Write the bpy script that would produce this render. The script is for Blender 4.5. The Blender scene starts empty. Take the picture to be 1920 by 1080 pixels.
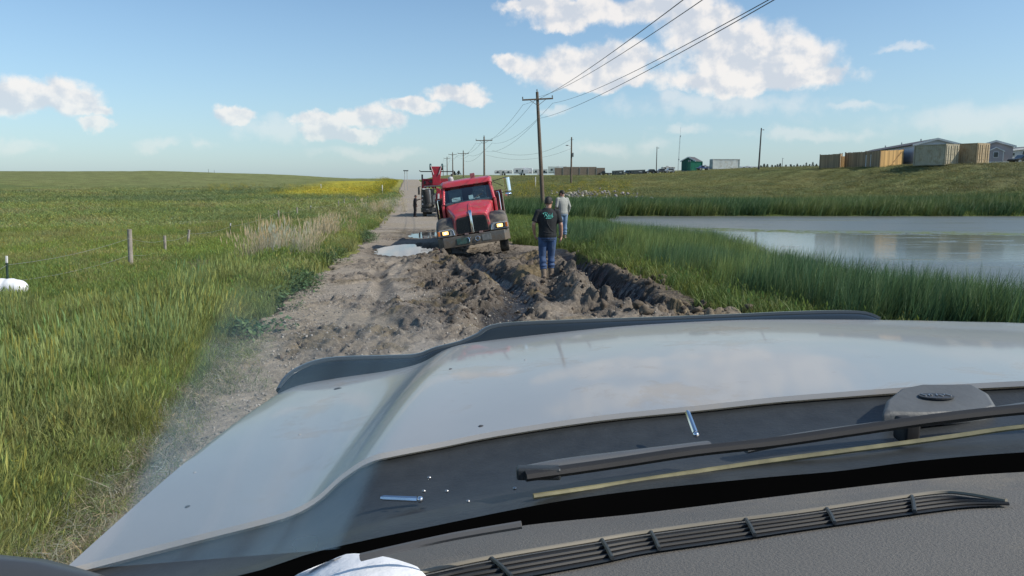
import bpy, bmesh, math, random
import numpy as np
from mathutils import Vector, Matrix, Euler
from mathutils.bvhtree import BVHTree
R = math.radians
random.seed(7)
rng = np.random.default_rng(11)
S = bpy.context.scene
COL = S.collection

# ------------------------------------------------------------------ camera, sun, sky, exposure
CAMZ, PITCH, F = 2.2, R(8.2), 1400.0
cam = bpy.data.objects.new('camera', bpy.data.cameras.new('camera'))
COL.objects.link(cam)
cam.location = (0, 0, CAMZ)
cam.rotation_euler = (math.pi / 2 - PITCH, 0, 0)
cam.data.sensor_width = 36
cam.data.lens = 36 * F / 1920
cam.data.clip_start = 0.05
cam.data.clip_end = 20000
S.camera = cam
SUN_EL, SUN_AZ = R(40), math.atan2(0.965, -0.26)      # azimuth from +Y towards +X
sd = Vector((math.sin(SUN_AZ) * math.cos(SUN_EL), math.cos(SUN_AZ) * math.cos(SUN_EL), math.sin(SUN_EL)))
sun = bpy.data.objects.new('sun', bpy.data.lights.new('sun', 'SUN'))
COL.objects.link(sun)
sun.rotation_euler = sd.to_track_quat('Z', 'Y').to_euler()
sun.data.energy = 3.4
sun.data.angle = R(0.5)
sun.data.color = (1.0, 0.93, 0.82)
S.view_settings.view_transform = 'Standard'
S.view_settings.look = 'None'
S.view_settings.gamma = 1
S.view_settings.use_curve_mapping = False
S.view_settings.exposure = 0.42
S.cycles.use_denoising = True
S.cycles.max_bounces = 6
S.cycles.transparent_max_bounces = 12


def pixdir(px, py):
    a, b = (px - 960) / F, (540 - py) / F
    return Vector((a, math.cos(PITCH) + b * math.sin(PITCH), -math.sin(PITCH) + b * math.cos(PITCH)))


def at(px, py, Y):
    d = pixdir(px, py)
    return Vector((0, 0, CAMZ)) + d * (Y / d.y)


W = bpy.data.worlds.new('World')
S.world = W
W.use_nodes = True
wt = W.node_tree
wt.nodes.clear()


class NT:
    def __init__(s, t): s.t = t
    def n(s, typ, **kw):
        nd = s.t.nodes.new(typ)
        for k, v in kw.items(): setattr(nd, k, v)
        return nd
    def link(s, a, b): s.t.links.new(a, b)
    def put(s, sock, v):
        if isinstance(v, bpy.types.NodeSocket): s.link(v, sock)
        elif v is not None: sock.default_value = v
    def m(s, op, a, b=None, c=None, clamp=False):
        nd = s.n('ShaderNodeMath', operation=op, use_clamp=clamp)
        s.put(nd.inputs[0], a); s.put(nd.inputs[1], b)
        if c is not None: s.put(nd.inputs[2], c)
        return nd.outputs[0]
    def v(s, op, a, b=None, out=0):
        nd = s.n('ShaderNodeVectorMath', operation=op)
        s.put(nd.inputs[0], a)
        if b is not None: s.put(nd.inputs[1], b)
        return nd.outputs[out]
    def noise(s, vec, scale, detail=4, rough=.55, dist=0, out=0):
        nd = s.n('ShaderNodeTexNoise')
        if vec is not None: s.link(vec, nd.inputs['Vector'])
        nd.inputs['Scale'].default_value = scale; nd.inputs['Detail'].default_value = detail
        nd.inputs['Roughness'].default_value = rough; nd.inputs['Distortion'].default_value = dist
        return nd.outputs[out]
    def ramp(s, x, lo, hi, a=0., b=1., typ='SMOOTHSTEP'):
        nd = s.n('ShaderNodeMapRange', interpolation_type=typ)
        s.put(nd.inputs[0], x); s.put(nd.inputs[1], lo); s.put(nd.inputs[2], hi); s.put(nd.inputs[3], a); s.put(nd.inputs[4], b)
        return nd.outputs[0]
    def mix(s, f, a, b, blend='MIX'):
        nd = s.n('ShaderNodeMix', data_type='RGBA', blend_type=blend)
        s.put(nd.inputs[0], f)
        s.put(nd.inputs[6], a if not isinstance(a, tuple) else (*a[:3], 1))
        s.put(nd.inputs[7], b if not isinstance(b, tuple) else (*b[:3], 1))
        return nd.outputs[2]


w = NT(wt)
sky = w.n('ShaderNodeTexSky', sky_type='NISHITA', sun_disc=False)
sky.sun_elevation = SUN_EL
sky.sun_rotation = SUN_AZ
sky.altitude = 600; sky.air_density = 1.0; sky.dust_density = 1.2; sky.ozone_density = 1.3
tc = w.n('ShaderNodeTexCoord')
D = w.v('NORMALIZE', tc.outputs['Generated'])
sx = w.n('ShaderNodeSeparateXYZ'); w.link(D, sx.inputs[0])
az = w.m('ARCTAN2', sx.outputs[0], sx.outputs[1])
el = w.m('ARCSINE', sx.outputs[2])
cv = w.n('ShaderNodeCombineXYZ'); w.link(az, cv.inputs[0]); w.link(el, cv.inputs[1])
AE = cv.outputs[0]
warp = w.noise(AE, 16, 6, .62, 0, 1)
wv = w.v('MULTIPLY', w.v('SUBTRACT', warp, (.5, .5, .5)), (.075, .05, 0))
AEw = w.v('ADD', AE, wv)


def ae(px, py):
    d = pixdir(px, py).normalized()
    return math.atan2(d.x, d.y), math.asin(d.z)


# (px, py, half-width, half-height) of the cumulus masses in the sky dome
CLOUDS = [(1390, 110, 120, 58), (1475, 112, 85, 42), (1330, 70, 85, 42), (1545, 135, 36, 20), (1400, 150, 170, 22), (1310, 35, 70, 28),
          (1105, 118, 105, 36), (1020, 128, 60, 28), (955, 125, 30, 16), (1185, 112, 55, 28), (1120, 152, 120, 16),
          (1090, 18, 120, 26), (1230, 10, 110, 24), (1050, 40, 50, 14), (1000, 12, 60, 12),
          (60, 182, 90, 24), (125, 185, 48, 30), (165, 208, 34, 10), (180, 233, 20, 12), (10, 190, 50, 26),
          (438, 212, 34, 17), (610, 235, 40, 24), (672, 212, 48, 18), (722, 228, 42, 18), (778, 202, 48, 15), (852, 176, 52, 20), (885, 190, 32, 10), (655, 250, 70, 12), (590, 222, 40, 14)]
FAINT = [(290, 272, 40, 10), (380, 272, 28, 9), (45, 275, 45, 12), (1260, 186, 34, 14), (1840, 222, 130, 30), (1700, 90, 32, 7), (1285, 246, 50, 10),
         (1030, 208, 34, 8), (520, 240, 90, 25), (1230, 270, 40, 14), (1600, 195, 60, 8), (1350, 195, 200, 26), (1120, 280, 60, 14), (700, 285, 120, 12), (1500, 250, 130, 12)]


def blobs(lst):
    acc = None
    for px, py, rx, ry in lst:
        a0, e0 = ae(px, py)
        sub = w.v('SUBTRACT', AEw, (a0, e0, 0))
        sc = w.v('MULTIPLY', sub, (F / rx * 1.0, F / ry * 1.0, 0))
        val = w.m('SUBTRACT', 1.0, w.v('LENGTH', sc, None, 1))
        acc = val if acc is None else w.m('SMOOTH_MAX', acc, val, .25)
    return acc


fb = w.noise(AE, 24, 7, .54)
fb2 = w.noise(w.v('ADD', AE, (.008, .010, 0)), 24, 7, .54)
cum = blobs(CLOUDS)
dens = w.m('ADD', w.m('MULTIPLY', cum, 1.45), w.m('MULTIPLY', w.m('SUBTRACT', fb, .5), 1.65))
alpha = w.ramp(dens, -.34, .50, 0, .86)
fnt = w.m('ADD', blobs(FAINT), w.m('MULTIPLY', w.m('SUBTRACT', fb, .5), 2.2))
alphaf = w.ramp(fnt, -.25, .9, 0, .42)
alpha = w.m('MAXIMUM', alpha, alphaf)
fall = w.ramp(el, R(.5), R(7), .5, 1)
alpha = w.m('MULTIPLY', alpha, fall)
lit = w.ramp(w.m('ADD', w.m('MULTIPLY', w.m('SUBTRACT', fb, fb2), 3.2), w.m('MULTIPLY', w.m('SUBTRACT', 1.0, cum), .30)), -.25, .5)
ccol = w.mix(lit, (.50, .525, .57), (.74, .70, .665))
bg1 = w.n('ShaderNodeBackground')
skyc = w.mix(w.ramp(el, R(-2), R(14), .52, 0, 'LINEAR'), w.mix(1.0, sky.outputs[0], (.092, .106, .111), 'MULTIPLY'), (.29, .41, .54))
w.link(skyc, bg1.inputs[0])
bg1.inputs[1].default_value = 1.0
bg2 = w.n('ShaderNodeBackground')
w.link(ccol, bg2.inputs[0]); bg2.inputs[1].default_value = 1.0
mx = w.n('ShaderNodeMixShader')
w.link(alpha, mx.inputs[0]); w.link(bg1.outputs[0], mx.inputs[1]); w.link(bg2.outputs[0], mx.inputs[2])
wo = w.n('ShaderNodeOutputWorld'); w.link(mx.outputs[0], wo.inputs[0])

# ------------------------------------------------------------------ helpers


def tag(o, label=None, cat=None, group=None, kind=None):
    if label: o['label'] = label
    if cat: o['category'] = cat
    if group: o['group'] = group
    if kind: o['kind'] = kind
    return o


def empty(name, loc, rz=0, label=None, cat=None, group=None, rot=None):
    o = bpy.data.objects.new(name, None); COL.objects.link(o)
    o.location = loc; o.rotation_euler = rot if rot else (0, 0, rz)
    o.empty_display_size = .3
    return tag(o, label, cat, group)


def copy_tree(o, parent=None):
    c = o.copy(); COL.objects.link(c)
    if parent is not None: c.parent = parent
    for ch in list(o.children): copy_tree(ch, c)
    return c


class MB:
    def __init__(s): s.v = []; s.f = []
    def add(s, vs, fs):
        n = len(s.v); s.v += [tuple(v) for v in vs]; s.f += [tuple(i + n for i in f) for f in fs]; return s
    def box(s, c, d, M=None, taper=1.0):
        x, y, z = d[0] / 2, d[1] / 2, d[2] / 2
        vs = [Vector((a * x * (taper if cc > 0 else 1), b * y * (taper if cc > 0 else 1), cc * z)) for cc in (-1, 1) for b in (-1, 1) for a in (-1, 1)]
        if M is not None: vs = [M @ v for v in vs]
        vs = [v + Vector(c) for v in vs]
        return s.add(vs, [(0, 2, 3, 1), (4, 5, 7, 6), (0, 1, 5, 4), (2, 6, 7, 3), (0, 4, 6, 2), (1, 3, 7, 5)])
    def rings(s, rings, cap=True, close=False):
        n = len(rings[0]); base = len(s.v)
        for r in rings: s.v += [tuple(p) for p in r]
        m = len(rings)
        for i in range(m if close else m - 1):
            a, b = base + i * n, base + ((i + 1) % m) * n
            for k in range(n): s.f.append((a + k, a + (k + 1) % n, b + (k + 1) % n, b + k))
        if cap and not close:
            s.f.append(tuple(base + k for k in reversed(range(n)))); s.f.append(tuple(base + (m - 1) * n + k for k in range(n)))
        return s
    def tube(s, pts, r, n=8, cap=True, flat=1.0):
        pts = [Vector(p) for p in pts]
        rs = r if isinstance(r, (list, tuple)) else [r] * len(pts)
        rings = []; prev = None
        for i, p in enumerate(pts):
            t = (pts[min(i + 1, len(pts) - 1)] - pts[max(i - 1, 0)]).normalized()
            if prev is None:
                up = Vector((0, 0, 1)) if abs(t.z) < .9 else Vector((1, 0, 0))
                a = t.cross(up).normalized()
            else:
                a = (prev - t * prev.dot(t)).normalized()
            prev = a; b = t.cross(a).normalized()
            rings.append([p + (a * math.cos(2 * math.pi * k / n) + b * math.sin(2 * math.pi * k / n) * flat) * rs[i] for k in range(n)])
        return s.rings(rings, cap)
    def cyl(s, p0, p1, r0, r1=None, n=14): return s.tube([p0, p1], [r0, r0 if r1 is None else r1], n)
    def ball(s, c, r, n=12, m=8):
        rr = r if isinstance(r, (tuple, list)) else (r, r, r)
        rings = []
        for i in range(m + 1):
            th = math.pi * min(max(i / m, .02), .98)
            rings.append([Vector((c[0] + rr[0] * math.sin(th) * math.cos(2 * math.pi * k / n), c[1] + rr[1] * math.sin(th) * math.sin(2 * math.pi * k / n), c[2] - rr[2] * math.cos(th))) for k in range(n)])
        return s.rings(rings)
    def prism(s, poly, axis, a, b):
        """poly of 2-D points extruded along axis from a to b"""
        def P(p, t):
            return {'x': (t, p[0], p[1]), 'y': (p[0], t, p[1]), 'z': (p[0], p[1], t)}[axis]
        return s.rings([[P(p, a) for p in poly], [P(p, b) for p in poly]])
    def grid(s, rows):
        n = len(rows[0]); base = len(s.v)
        for r in rows: s.v += [tuple(p) for p in r]
        for i in range(len(rows) - 1):
            for k in range(n - 1):
                a = base + i * n + k
                s.f.append((a, a + 1, a + n + 1, a + n))
        return s
    def build(s, name, mat, parent=None, smooth=False, bevel=0, seg=2, sub=0, solid=0, loc=None):
        me = bpy.data.meshes.new(name)
        me.from_pydata(s.v, [], s.f); me.update()
        bm = bmesh.new(); bm.from_mesh(me)
        if bevel == 0 or True:
            bmesh.ops.recalc_face_normals(bm, faces=bm.faces)
        bm.to_mesh(me); bm.free()
        o = bpy.data.objects.new(name, me); COL.objects.link(o)
        if mat: me.materials.append(mat)
        if parent: o.parent = parent
        if loc: o.location = loc
        if solid:
            md = o.modifiers.new('s', 'SOLIDIFY'); md.thickness = solid; md.offset = 0
        if bevel:
            md = o.modifiers.new('b', 'BEVEL'); md.width = bevel; md.segments = seg; md.limit_method = 'ANGLE'; md.angle_limit = R(32)
        if sub:
            md = o.modifiers.new('u', 'SUBSURF'); md.levels = sub; md.render_levels = sub
        if smooth or bevel or sub:
            me.polygons.foreach_set('use_smooth', [True] * len(me.polygons))
            if not sub:
                md = o.modifiers.new('n', 'WEIGHTED_NORMAL') if bevel else None
                if not bevel: me.set_sharp_from_angle(angle=R(40))
        return o


MATS = {}


def mat(name, color, rough=.6, metal=0., var=.12, scale=6., bump=0., bscale=40., dirt=None, dirt_amt=.5, dscale=3., spec=.5, coat=0., emit=None, splash=None):
    """procedural material: base colour with noise variation, optional dirt patches and bump"""
    if name in MATS: return MATS[name]
    m = bpy.data.materials.new(name); m.use_nodes = True
    t = NT(m.node_tree); m.node_tree.nodes.clear()
    p = t.n('ShaderNodeBsdfPrincipled'); out = t.n('ShaderNodeOutputMaterial'); t.link(p.outputs[0], out.inputs[0])
    c = t.n('ShaderNodeTexCoord').outputs['Object']
    n1 = t.noise(c, scale, 5, .6)
    k = t.ramp(n1, .3, .7, 1 - var, 1 + var, 'LINEAR')
    col = t.mix(1.0, color, t.n('ShaderNodeCombineColor').outputs[0], 'MULTIPLY')
    cc = t.t.nodes[-1] if False else None
    mixn = col.node
    comb = mixn.inputs[7].links[0].from_node
    for i in range(3): t.link(k, comb.inputs[i])
    rgh = rough
    if dirt is not None:
        dn = t.noise(c, dscale, 6, .7, .4)
        df = t.ramp(dn, .62 - dirt_amt * .35, .72 - dirt_amt * .2)
        df = t.m('MULTIPLY', df, min(1, .5 + dirt_amt * .5))
        col = t.mix(df, col, dirt)
        rgh = t.m('ADD', t.m('MULTIPLY', df, .9 - rough), rough, None, True)
    if splash:
        sz = t.n('ShaderNodeSeparateXYZ'); t.link(c, sz.inputs[0])
        sf = t.ramp(t.m('ADD', sz.outputs[2], t.m('MULTIPLY', t.m('SUBTRACT', t.noise(c, 5, 7, .75), .5), 1.6)), splash[1], splash[0], 0, .9)
        col = t.mix(sf, col, (.16, .128, .095))
        rgh = t.m('MAXIMUM', rgh, t.m('MULTIPLY', sf, .9))
    t.link(col, p.inputs['Base Color'])
    t.put(p.inputs['Roughness'], rgh)
    p.inputs['Metallic'].default_value = metal
    p.inputs['Specular IOR Level'].default_value = spec
    p.inputs['Coat Weight'].default_value = coat
    p.inputs['Coat Roughness'].default_value = .06
    if bump:
        b = t.n('ShaderNodeBump'); b.inputs['Strength'].default_value = bump; b.inputs['Distance'].default_value = .02
        t.link(t.noise(c, bscale, 5, .65), b.inputs['Height']); t.link(b.outputs[0], p.inputs['Normal'])
    if emit:
        p.inputs['Emission Color'].default_value = (*emit[:3], 1); p.inputs['Emission Strength'].default_value = emit[3]
    MATS[name] = m
    return m


# ------------------------------------------------------------------ terrain functions
def hsh(ix, iy, seed):
    n = (ix.astype(np.int64) * 374761393 + iy.astype(np.int64) * 668265263 + seed * 982451653) & 0x7fffffff
    n = ((n ^ (n >> 13)) * 1274126177) & 0x7fffffff
    return ((n ^ (n >> 16)) & 0xffff) / 65535.0


def vnoise(x, y, seed=0):
    ix, iy = np.floor(x), np.floor(y); fx, fy = x - ix, y - iy
    ux, uy = fx * fx * fx * (fx * (fx * 6 - 15) + 10), fy * fy * fy * (fy * (fy * 6 - 15) + 10)
    a, b = hsh(ix, iy, seed), hsh(ix + 1, iy, seed); c, d = hsh(ix, iy + 1, seed), hsh(ix + 1, iy + 1, seed)
    return (a * (1 - ux) + b * ux) * (1 - uy) + (c * (1 - ux) + d * ux) * uy


def fbm(x, y, oct=4, seed=0, rough=.5):
    s = np.zeros_like(x, dtype=float); a = 1.; t = 0.
    for o in range(oct):
        ca, sa = math.cos(o * 1.3 + .4), math.sin(o * 1.3 + .4)
        s += a * vnoise((x * ca - y * sa) * 2 ** o + 17.3 * o, (x * sa + y * ca) * 2 ** o - 9.1 * o, seed + o); t += a; a *= rough
    return s / t


def worley(x, y, seed=0):
    ix, iy = np.floor(x), np.floor(y)
    d1 = np.full(x.shape, 9.); hid = np.zeros(x.shape)
    for dx in (-1, 0, 1):
        for dy in (-1, 0, 1):
            cx, cy = ix + dx, iy + dy
            px, py = cx + .1 + .8 * hsh(cx, cy, seed), cy + .1 + .8 * hsh(cx, cy, seed + 5)
            d = np.hypot(px - x, py - y); b = d < d1
            d1 = np.where(b, d, d1); hid = np.where(b, hsh(cx, cy, seed + 9), hid)
    return d1, hid


def sst(t): t = np.clip(t, 0, 1); return t * t * (3 - 2 * t)


def xc(y): return .95 - .137 * np.minimum(y, 500)


def ulat(x, y): return (x - xc(y)) * .991


def zr(y): return np.interp(y, [-60, 0, 12, 22, 32, 45, 60, 80, 120, 250, 310, 420, 1000, 6000], [0, 0, 0, -.1, -.22, -.45, -.7, -.68, -.25, 1.7, 2.55, 2.3, -4, -8])


def shore(y): return np.interp(y, [6, 9, 11, 14, 19, 24, 34, 45, 58, 66], [20, 16, 12.5, 9.8, 7.6, 7.6, 7.9, 7.6, 7.2, 8.5])


WATER = -.9


def pond_d(x, y):
    """positive inside the pond"""
    n = (fbm(x * .35, y * .35, 3, 77) - .5) * 2.2
    return np.minimum(np.minimum(x - shore(y), 66.5 - y), y - 7) + n * .6


def base_z(x, y):
    x = np.asarray(x, float); y = np.asarray(y, float)
    u = ulat(x, y); r = zr(y)
    # left field and hill
    f1 = sst((y - 70) / 190)
    crest = 2.75 + 2.5 * sst((-x - 55) / 65) - 1.6 * sst((-x - 230) / 250)
    zl = -.6 + (crest + .6) * f1
    zl = zl - sst((y - 275) / 700) * (zl + 6)
    zl = zl + (fbm(x * .06, y * .06, 3, 3) - .5) * .5 + (fbm(x * .45, y * .45, 2, 4) - .5) * .12
    verge = .12 * np.exp(-((u + 4.4) / .9) ** 2)
    tl = sst((-u - 3.4) / 5.5)
    z = r * (1 - tl) + zl * tl + verge
    # right bank and pond
    us = (shore(y) - xc(y)) * .991
    t = sst((u - 4.2) / np.maximum(us - 4.2, 1.5))
    zn = r + (WATER - .02 - r) * t
    d = pond_d(x, y)
    zn = np.where(d > 0, WATER - .02 - .6 * sst(d / 4), zn)
    Ye = np.interp(x, [0, 26, 40, 47, 54, 60, 110], [170, 165, 140, 108, 94, 86, 80])
    zp = np.interp(x, [0, 26, 45, 55, 120], [3.0, 3.1, 3.75, 4.1, 4.25])
    t2 = np.clip((y - 66) / (Ye - 66), 0, 1); t2 = .55 * t2 + .45 * sst(t2)
    zf = -.75 + (zp + .75) * t2 + np.clip((y - Ye) * .010, 0, 1.3) + (fbm(x * .08, y * .08, 3, 8) - .5) * .5 * np.clip(t2 * 3, 0, 1) * (1 - sst((y - Ye + 25) / 20))
    zf = zf - sst((y - 420) / 900) * (zf + 8)
    zf = r + (zf - r) * sst((u - 4.) / 11)
    zright = zn + (zf - zn) * sst((y - 64) / 5)
    tr = sst((u - 3.) / 1.2)
    return z * (1 - tr) + zright * tr


def gz(x, y): return float(base_z(np.array([x]), np.array([y]))[0])


def gp(px, Y, dz=0):
    p = at(px, 325, Y)
    return Vector((p.x, Y, gz(p.x, Y) + dz))


def seg_d(x, y, pts):
    """distance to a polyline, and parameter along it (0..1)"""
    best = np.full(x.shape, 99.); par = np.zeros(x.shape); n = len(pts) - 1
    for i in range(n):
        ax, ay = pts[i]; bx, by = pts[i + 1]
        L = (bx - ax) ** 2 + (by - ay) ** 2
        t = np.clip(((x - ax) * (bx - ax) + (y - ay) * (by - ay)) / L, 0, 1)
        d = np.hypot(x - ax - t * (bx - ax), y - ay - t * (by - ay)); k = d < best
        best = np.where(k, d, best); par = np.where(k, (i + t) / n, par)
    return best, par


TRENCH = [(1.6, 26), (1.75, 22), (2.0, 18.5), (2.3, 15.5), (2.2, 13.6), (3.2, 12.8)]
RUT = [(-1.95, 24), (-1.3, 21), (-.7, 18.5), (-.05, 16), (.15, 13.5), (-.3, 11.2)]
RUT2 = [(-2.9, 23), (-3.3, 20.5), (-3.3, 18), (-2.6, 15), (-2.2, 12)]


FOOT = .02


def tren_x(y): return np.interp(y, [12.8, 13.6, 15.5, 18.5, 22, 26], [3.2, 2.2, 2.3, 2.0, 1.75, 1.6])


def mud(x, y):
    """height added to the road by churning, wetness 0..1, churn 0..1"""
    u = ulat(x, y)
    wob = (fbm(x * .7, y * .7, 3, 21) - .5) * 1.6
    M = sst((u + 1.55 + wob - .05 * (y - 12)) / 1.0) * sst((5.0 + wob * .5 - u) / .9) * sst((y - 10.8 + wob * 1.2) / 1.6) * sst((25.5 + wob - y) / 2.0)
    side = sst((x - tren_x(y) - .25) / .6) * sst((27 - y) / 3)
    M = M * (1 - .88 * side)
    M2 = sst((u + 3.0 + wob) / .8) * sst((3.3 - u) / .8) * sst((y - 7.6) / 1.5) * sst((42 + wob - y) / 4)
    wx, wy = x + (fbm(x * 2.2, y * 2.2, 3, 31) - .5) * .7, y + (fbm(x * 2.2, y * 2.2, 3, 32) - .5) * .7
    rid = 1 - np.abs(2 * fbm(wx * .75, wy * .75, 3, 41) - 1)
    d1, h1 = worley(wx * 1.35, wy * 1.35, 51)
    cl1 = np.sqrt(np.clip(1 - (d1 / .62) ** 2, 0, 1)) * (.25 + .75 * h1)
    d2, h2 = worley(wx * 3.4, wy * 3.4, 52)
    cl2 = np.sqrt(np.clip(1 - (d2 / .6) ** 2, 0, 1)) * h2
    d3, h3 = worley(wx * 9, wy * 9, 53)
    cl3 = np.sqrt(np.clip(1 - (d3 / .6) ** 2, 0, 1)) * h3
    fine = fbm(x * 14, y * 14, 4, 61, .6) - .5
    med = fbm(wx * 3.2, wy * 3.2, 4, 62, .6) - .5
    slab = (h1 - .5) * .20
    h = M * (.12 * rid ** 2 + 1.05 * slab + .9 * (h2 - .5) * .10 + .03 * cl3 + .11 * med + .07 * fine - .04)
    patch = sst((fbm(x * .9, y * .9, 3, 66) - .47) / .12)
    h += (1 - M) * M2 * patch * (.09 * cl2 + .035 * cl3 + .05 * fine)
    h += .012 * fine + .010 * cl3 * (1 - M)
    # mound on the left of the puddle
    h += .17 * np.exp(-((x + 2.55) / .75) ** 2 - ((y - 19.6) / 1.9) ** 2) * (.9 + 1.2 * med)
    h += .12 * np.exp(-((x - 1.0) / .9) ** 2 - ((y - 17.2) / 1.6) ** 2) + .16 * np.exp(-((x - .9) / .8) ** 2 - ((y - 14.4) / 1.3) ** 2) * (.7 + .5 * cl2)
    dt, pt = seg_d(x, y, TRENCH); dt = dt + wob * .12
    tren = sst(1 - dt / (.62 + .25 * pt)); h -= .75 * tren * sst(pt / .15) * (1 - .45 * sst((pt - .8) / .2))
    h += .20 * np.exp(-((dt - 1.0) / .28) ** 2) * (.5 + .5 * cl2 + 1.5 * med) * sst((24 - y) / 3) * (1 - side)
    h += side * (.10 * fbm(x * 1.5, y * 1.5, 3, 64) + .10 * med + .03 * cl3 - .04)
    dr, pr = seg_d(x, y, RUT); dr = dr + wob * .1
    rut = sst(1 - dr / .46); h = h * (1 - .75 * rut) - .20 * rut
    h += .10 * np.exp(-((dr - .62) / .18) ** 2) * (.4 + cl2) * M
    d5, p5 = seg_d(x, y, RUT2); r2 = sst(1 - (d5 + wob * .1) / .3); h -= .10 * r2
    # trodden spot where the man stands, and the lower ground this side of it
    ft = np.exp(-(((x - .74) / .42) ** 2 + ((y - 16.4) / .42) ** 2) ** 2); h = h * (1 - ft) + FOOT * ft
    lowf = sst(1 - np.abs(x - .74) / .55) * sst((y - 12.6) / .8) * sst((16.2 - y) / .5); h = np.where(lowf > 0, h - np.maximum(h - (-.10 + .06 * cl2 + .05 * cl1), 0) * lowf, h)
    # puddle basins
    pud = np.exp(-((x + 3.9) / 1.0) ** 2 - ((y - 26.3) / 2.3) ** 2); pud2 = np.exp(-((x + 4.2) / 1.1) ** 2 - ((y - 35) / 3.6) ** 2)
    h -= .26 * np.clip(pud * 1.5, 0, 1) +   .34 * pud2 + .3 * np.exp(-((x + 1.3) / 1.6) ** 2 - ((y - 24.8) / 2.6) ** 2)
    wet = np.clip(.95 * tren + .9 * rut + .8 * np.clip(pud * 1.6, 0, 1) + .9 * pud2 + .35 * r2 + M * sst((fbm(x * .8, y * .8, 3, 71) - .50) / .16) * .6 * (.5 + .5 * sst((u + .5) / 1.5)) + .9 * np.exp(-((x + 1.0) / 2.2) ** 2 - ((y - 24) / 2.8) ** 2), 0, 1)
    wet = np.clip(wet + .55 * M * sst((.02 - h) / .10) - .35 * M * sst((h - .10) / .1), 0, 1)
    return h, wet, np.clip(M + .6 * M2 * patch, 0, 1)


def road_z(x, y):
    x = np.atleast_1d(np.asarray(x, float)); y = np.atleast_1d(np.asarray(y, float))
    return float((base_z(x, y) + mud(x, y)[0])[0])


def road_lim(y):
    n = (fbm(y * .5, y * 0 + 3.3, 3, 91) - .5) * .9
    uL = -3.35 + n * .8 + .35 * sst((y - 17) / 8)
    b = sst((y - 8.5) / 2) * sst((29 - y) / 4)
    uR = 3.0 + n * .6 + 1.6 * b
    return uL, uR


def np_mesh(name, V, quads, mats, smooth=True, attrs=None):
    me = bpy.data.meshes.new(name)
    me.vertices.add(len(V)); me.vertices.foreach_set('co', V.astype(np.float32).ravel())
    n, k = quads.shape
    me.loops.add(n * k); me.loops.foreach_set('vertex_index', quads.astype(np.int32).ravel())
    me.polygons.add(n); me.polygons.foreach_set('loop_start', np.arange(0, n * k, k, dtype=np.int32))
    me.update(calc_edges=True)
    if smooth: me.polygons.foreach_set('use_smooth', np.ones(n, bool))
    for nm, arr in (attrs or {}).items():
        if arr.ndim == 2:
            a = me.attributes.new(nm, 'FLOAT_COLOR', 'POINT'); a.data.foreach_set('color', np.c_[arr, np.ones(len(arr))].astype(np.float32).ravel())
        else:
            a = me.attributes.new(nm, 'FLOAT', 'POINT'); a.data.foreach_set('value', arr.astype(np.float32))
    for m in mats: me.materials.append(m)
    o = bpy.data.objects.new(name, me); COL.objects.link(o)
    return o


def grid_quads(nr, nc, wrap=False):
    i, j = np.meshgrid(np.arange(nr - 1), np.arange(nc if wrap else nc - 1), indexing='ij')
    a = i * nc + j; b = i * nc + (j + 1) % nc
    return np.stack([a, b, b + nc, a + nc], -1).reshape(-1, 4)


# ------------------------------------------------------------------ ground, road, water
GREEN1, GREEN2, OLIVE, YELL, DRYC, DARKG = [np.array(c) for c in ((.112, .142, .034), (.092, .122, .032), (.145, .148, .052), (.30, .26, .025), (.19, .165, .080), (.040, .068, .026))]


def field_col(x, y):
    """natural colour of the vegetation at a place (species patches), used by the turf and by the grass that grows from it"""
    x = np.asarray(x, float); y = np.asarray(y, float); u = ulat(x, y)
    def L(a, b, t): return a + (b - a) * t[..., None]
    n1, n2, n3 = fbm(x * .05, y * .12, 4, 101), fbm(x * .22, y * .3, 3, 102), fbm(x * .9, y * .9, 3, 103)
    c = L(np.broadcast_to(GREEN1, x.shape + (3,)), GREEN2, sst((n1 - .40) / .2))
    c = L(c, OLIVE, .75 * sst((n2 - .52) / .15))
    c = L(c, DRYC, .45 * sst((n3 - .58) / .12) * sst((60 - y) / 30))
    left = u < 0
    hill = sst((y - 95) / 85) * left
    c = L(c, np.array((.128, .138, .058)), hill * .8)
    dk = sst((fbm(x * .03, y * .09, 3, 104) - .53) / .08) * sst((y - 45) / 30) * sst((170 - y) / 40) * left
    c = L(c, DARKG * 1.2, dk * .55)
    fl = sst((fbm(x * .05, y * .04, 3, 105) - .33) / .15) * sst((y - 100) / 25) * sst((-u - 5) / 3) * sst((26 + u) / 9) * sst((230 - y) / 40)
    c = L(c, YELL, fl * .8)
    vf = sst((y - 95) / 20) * np.exp(-((u + 6) / 2.5) ** 2) * sst((fbm(x * .3, y * .1, 3, 109) - .35) / .2)
    c = L(c, YELL * .9, vf * .8)
    fr = sst((fbm(x * .06, y * .04, 3, 106) - .50) / .1) * sst((y - 92) / 20) * sst((u - 9) / 6)
    c = L(c, np.array((.20, .19, .05)), fr * .55)
    c = L(c, np.array((.135, .135, .066)), .6 * sst((y - 72) / 10) * sst((u - 6) / 5))
    bank = sst((y - 66) / 4) * sst((80 - y) / 8) * sst((u - 9) / 6)
    c = L(c, np.array((.060, .105, .028)), bank * .6)
    bankr = sst((x - 45) / 20) * sst((y - 72) / 10) * (u > 9)
    c = L(c, np.array((.125, .122, .065)), bankr * .85)
    return c * 1.5 * (.8 + .4 * fbm(x * .6, y * .6, 3, 107))[..., None]


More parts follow.
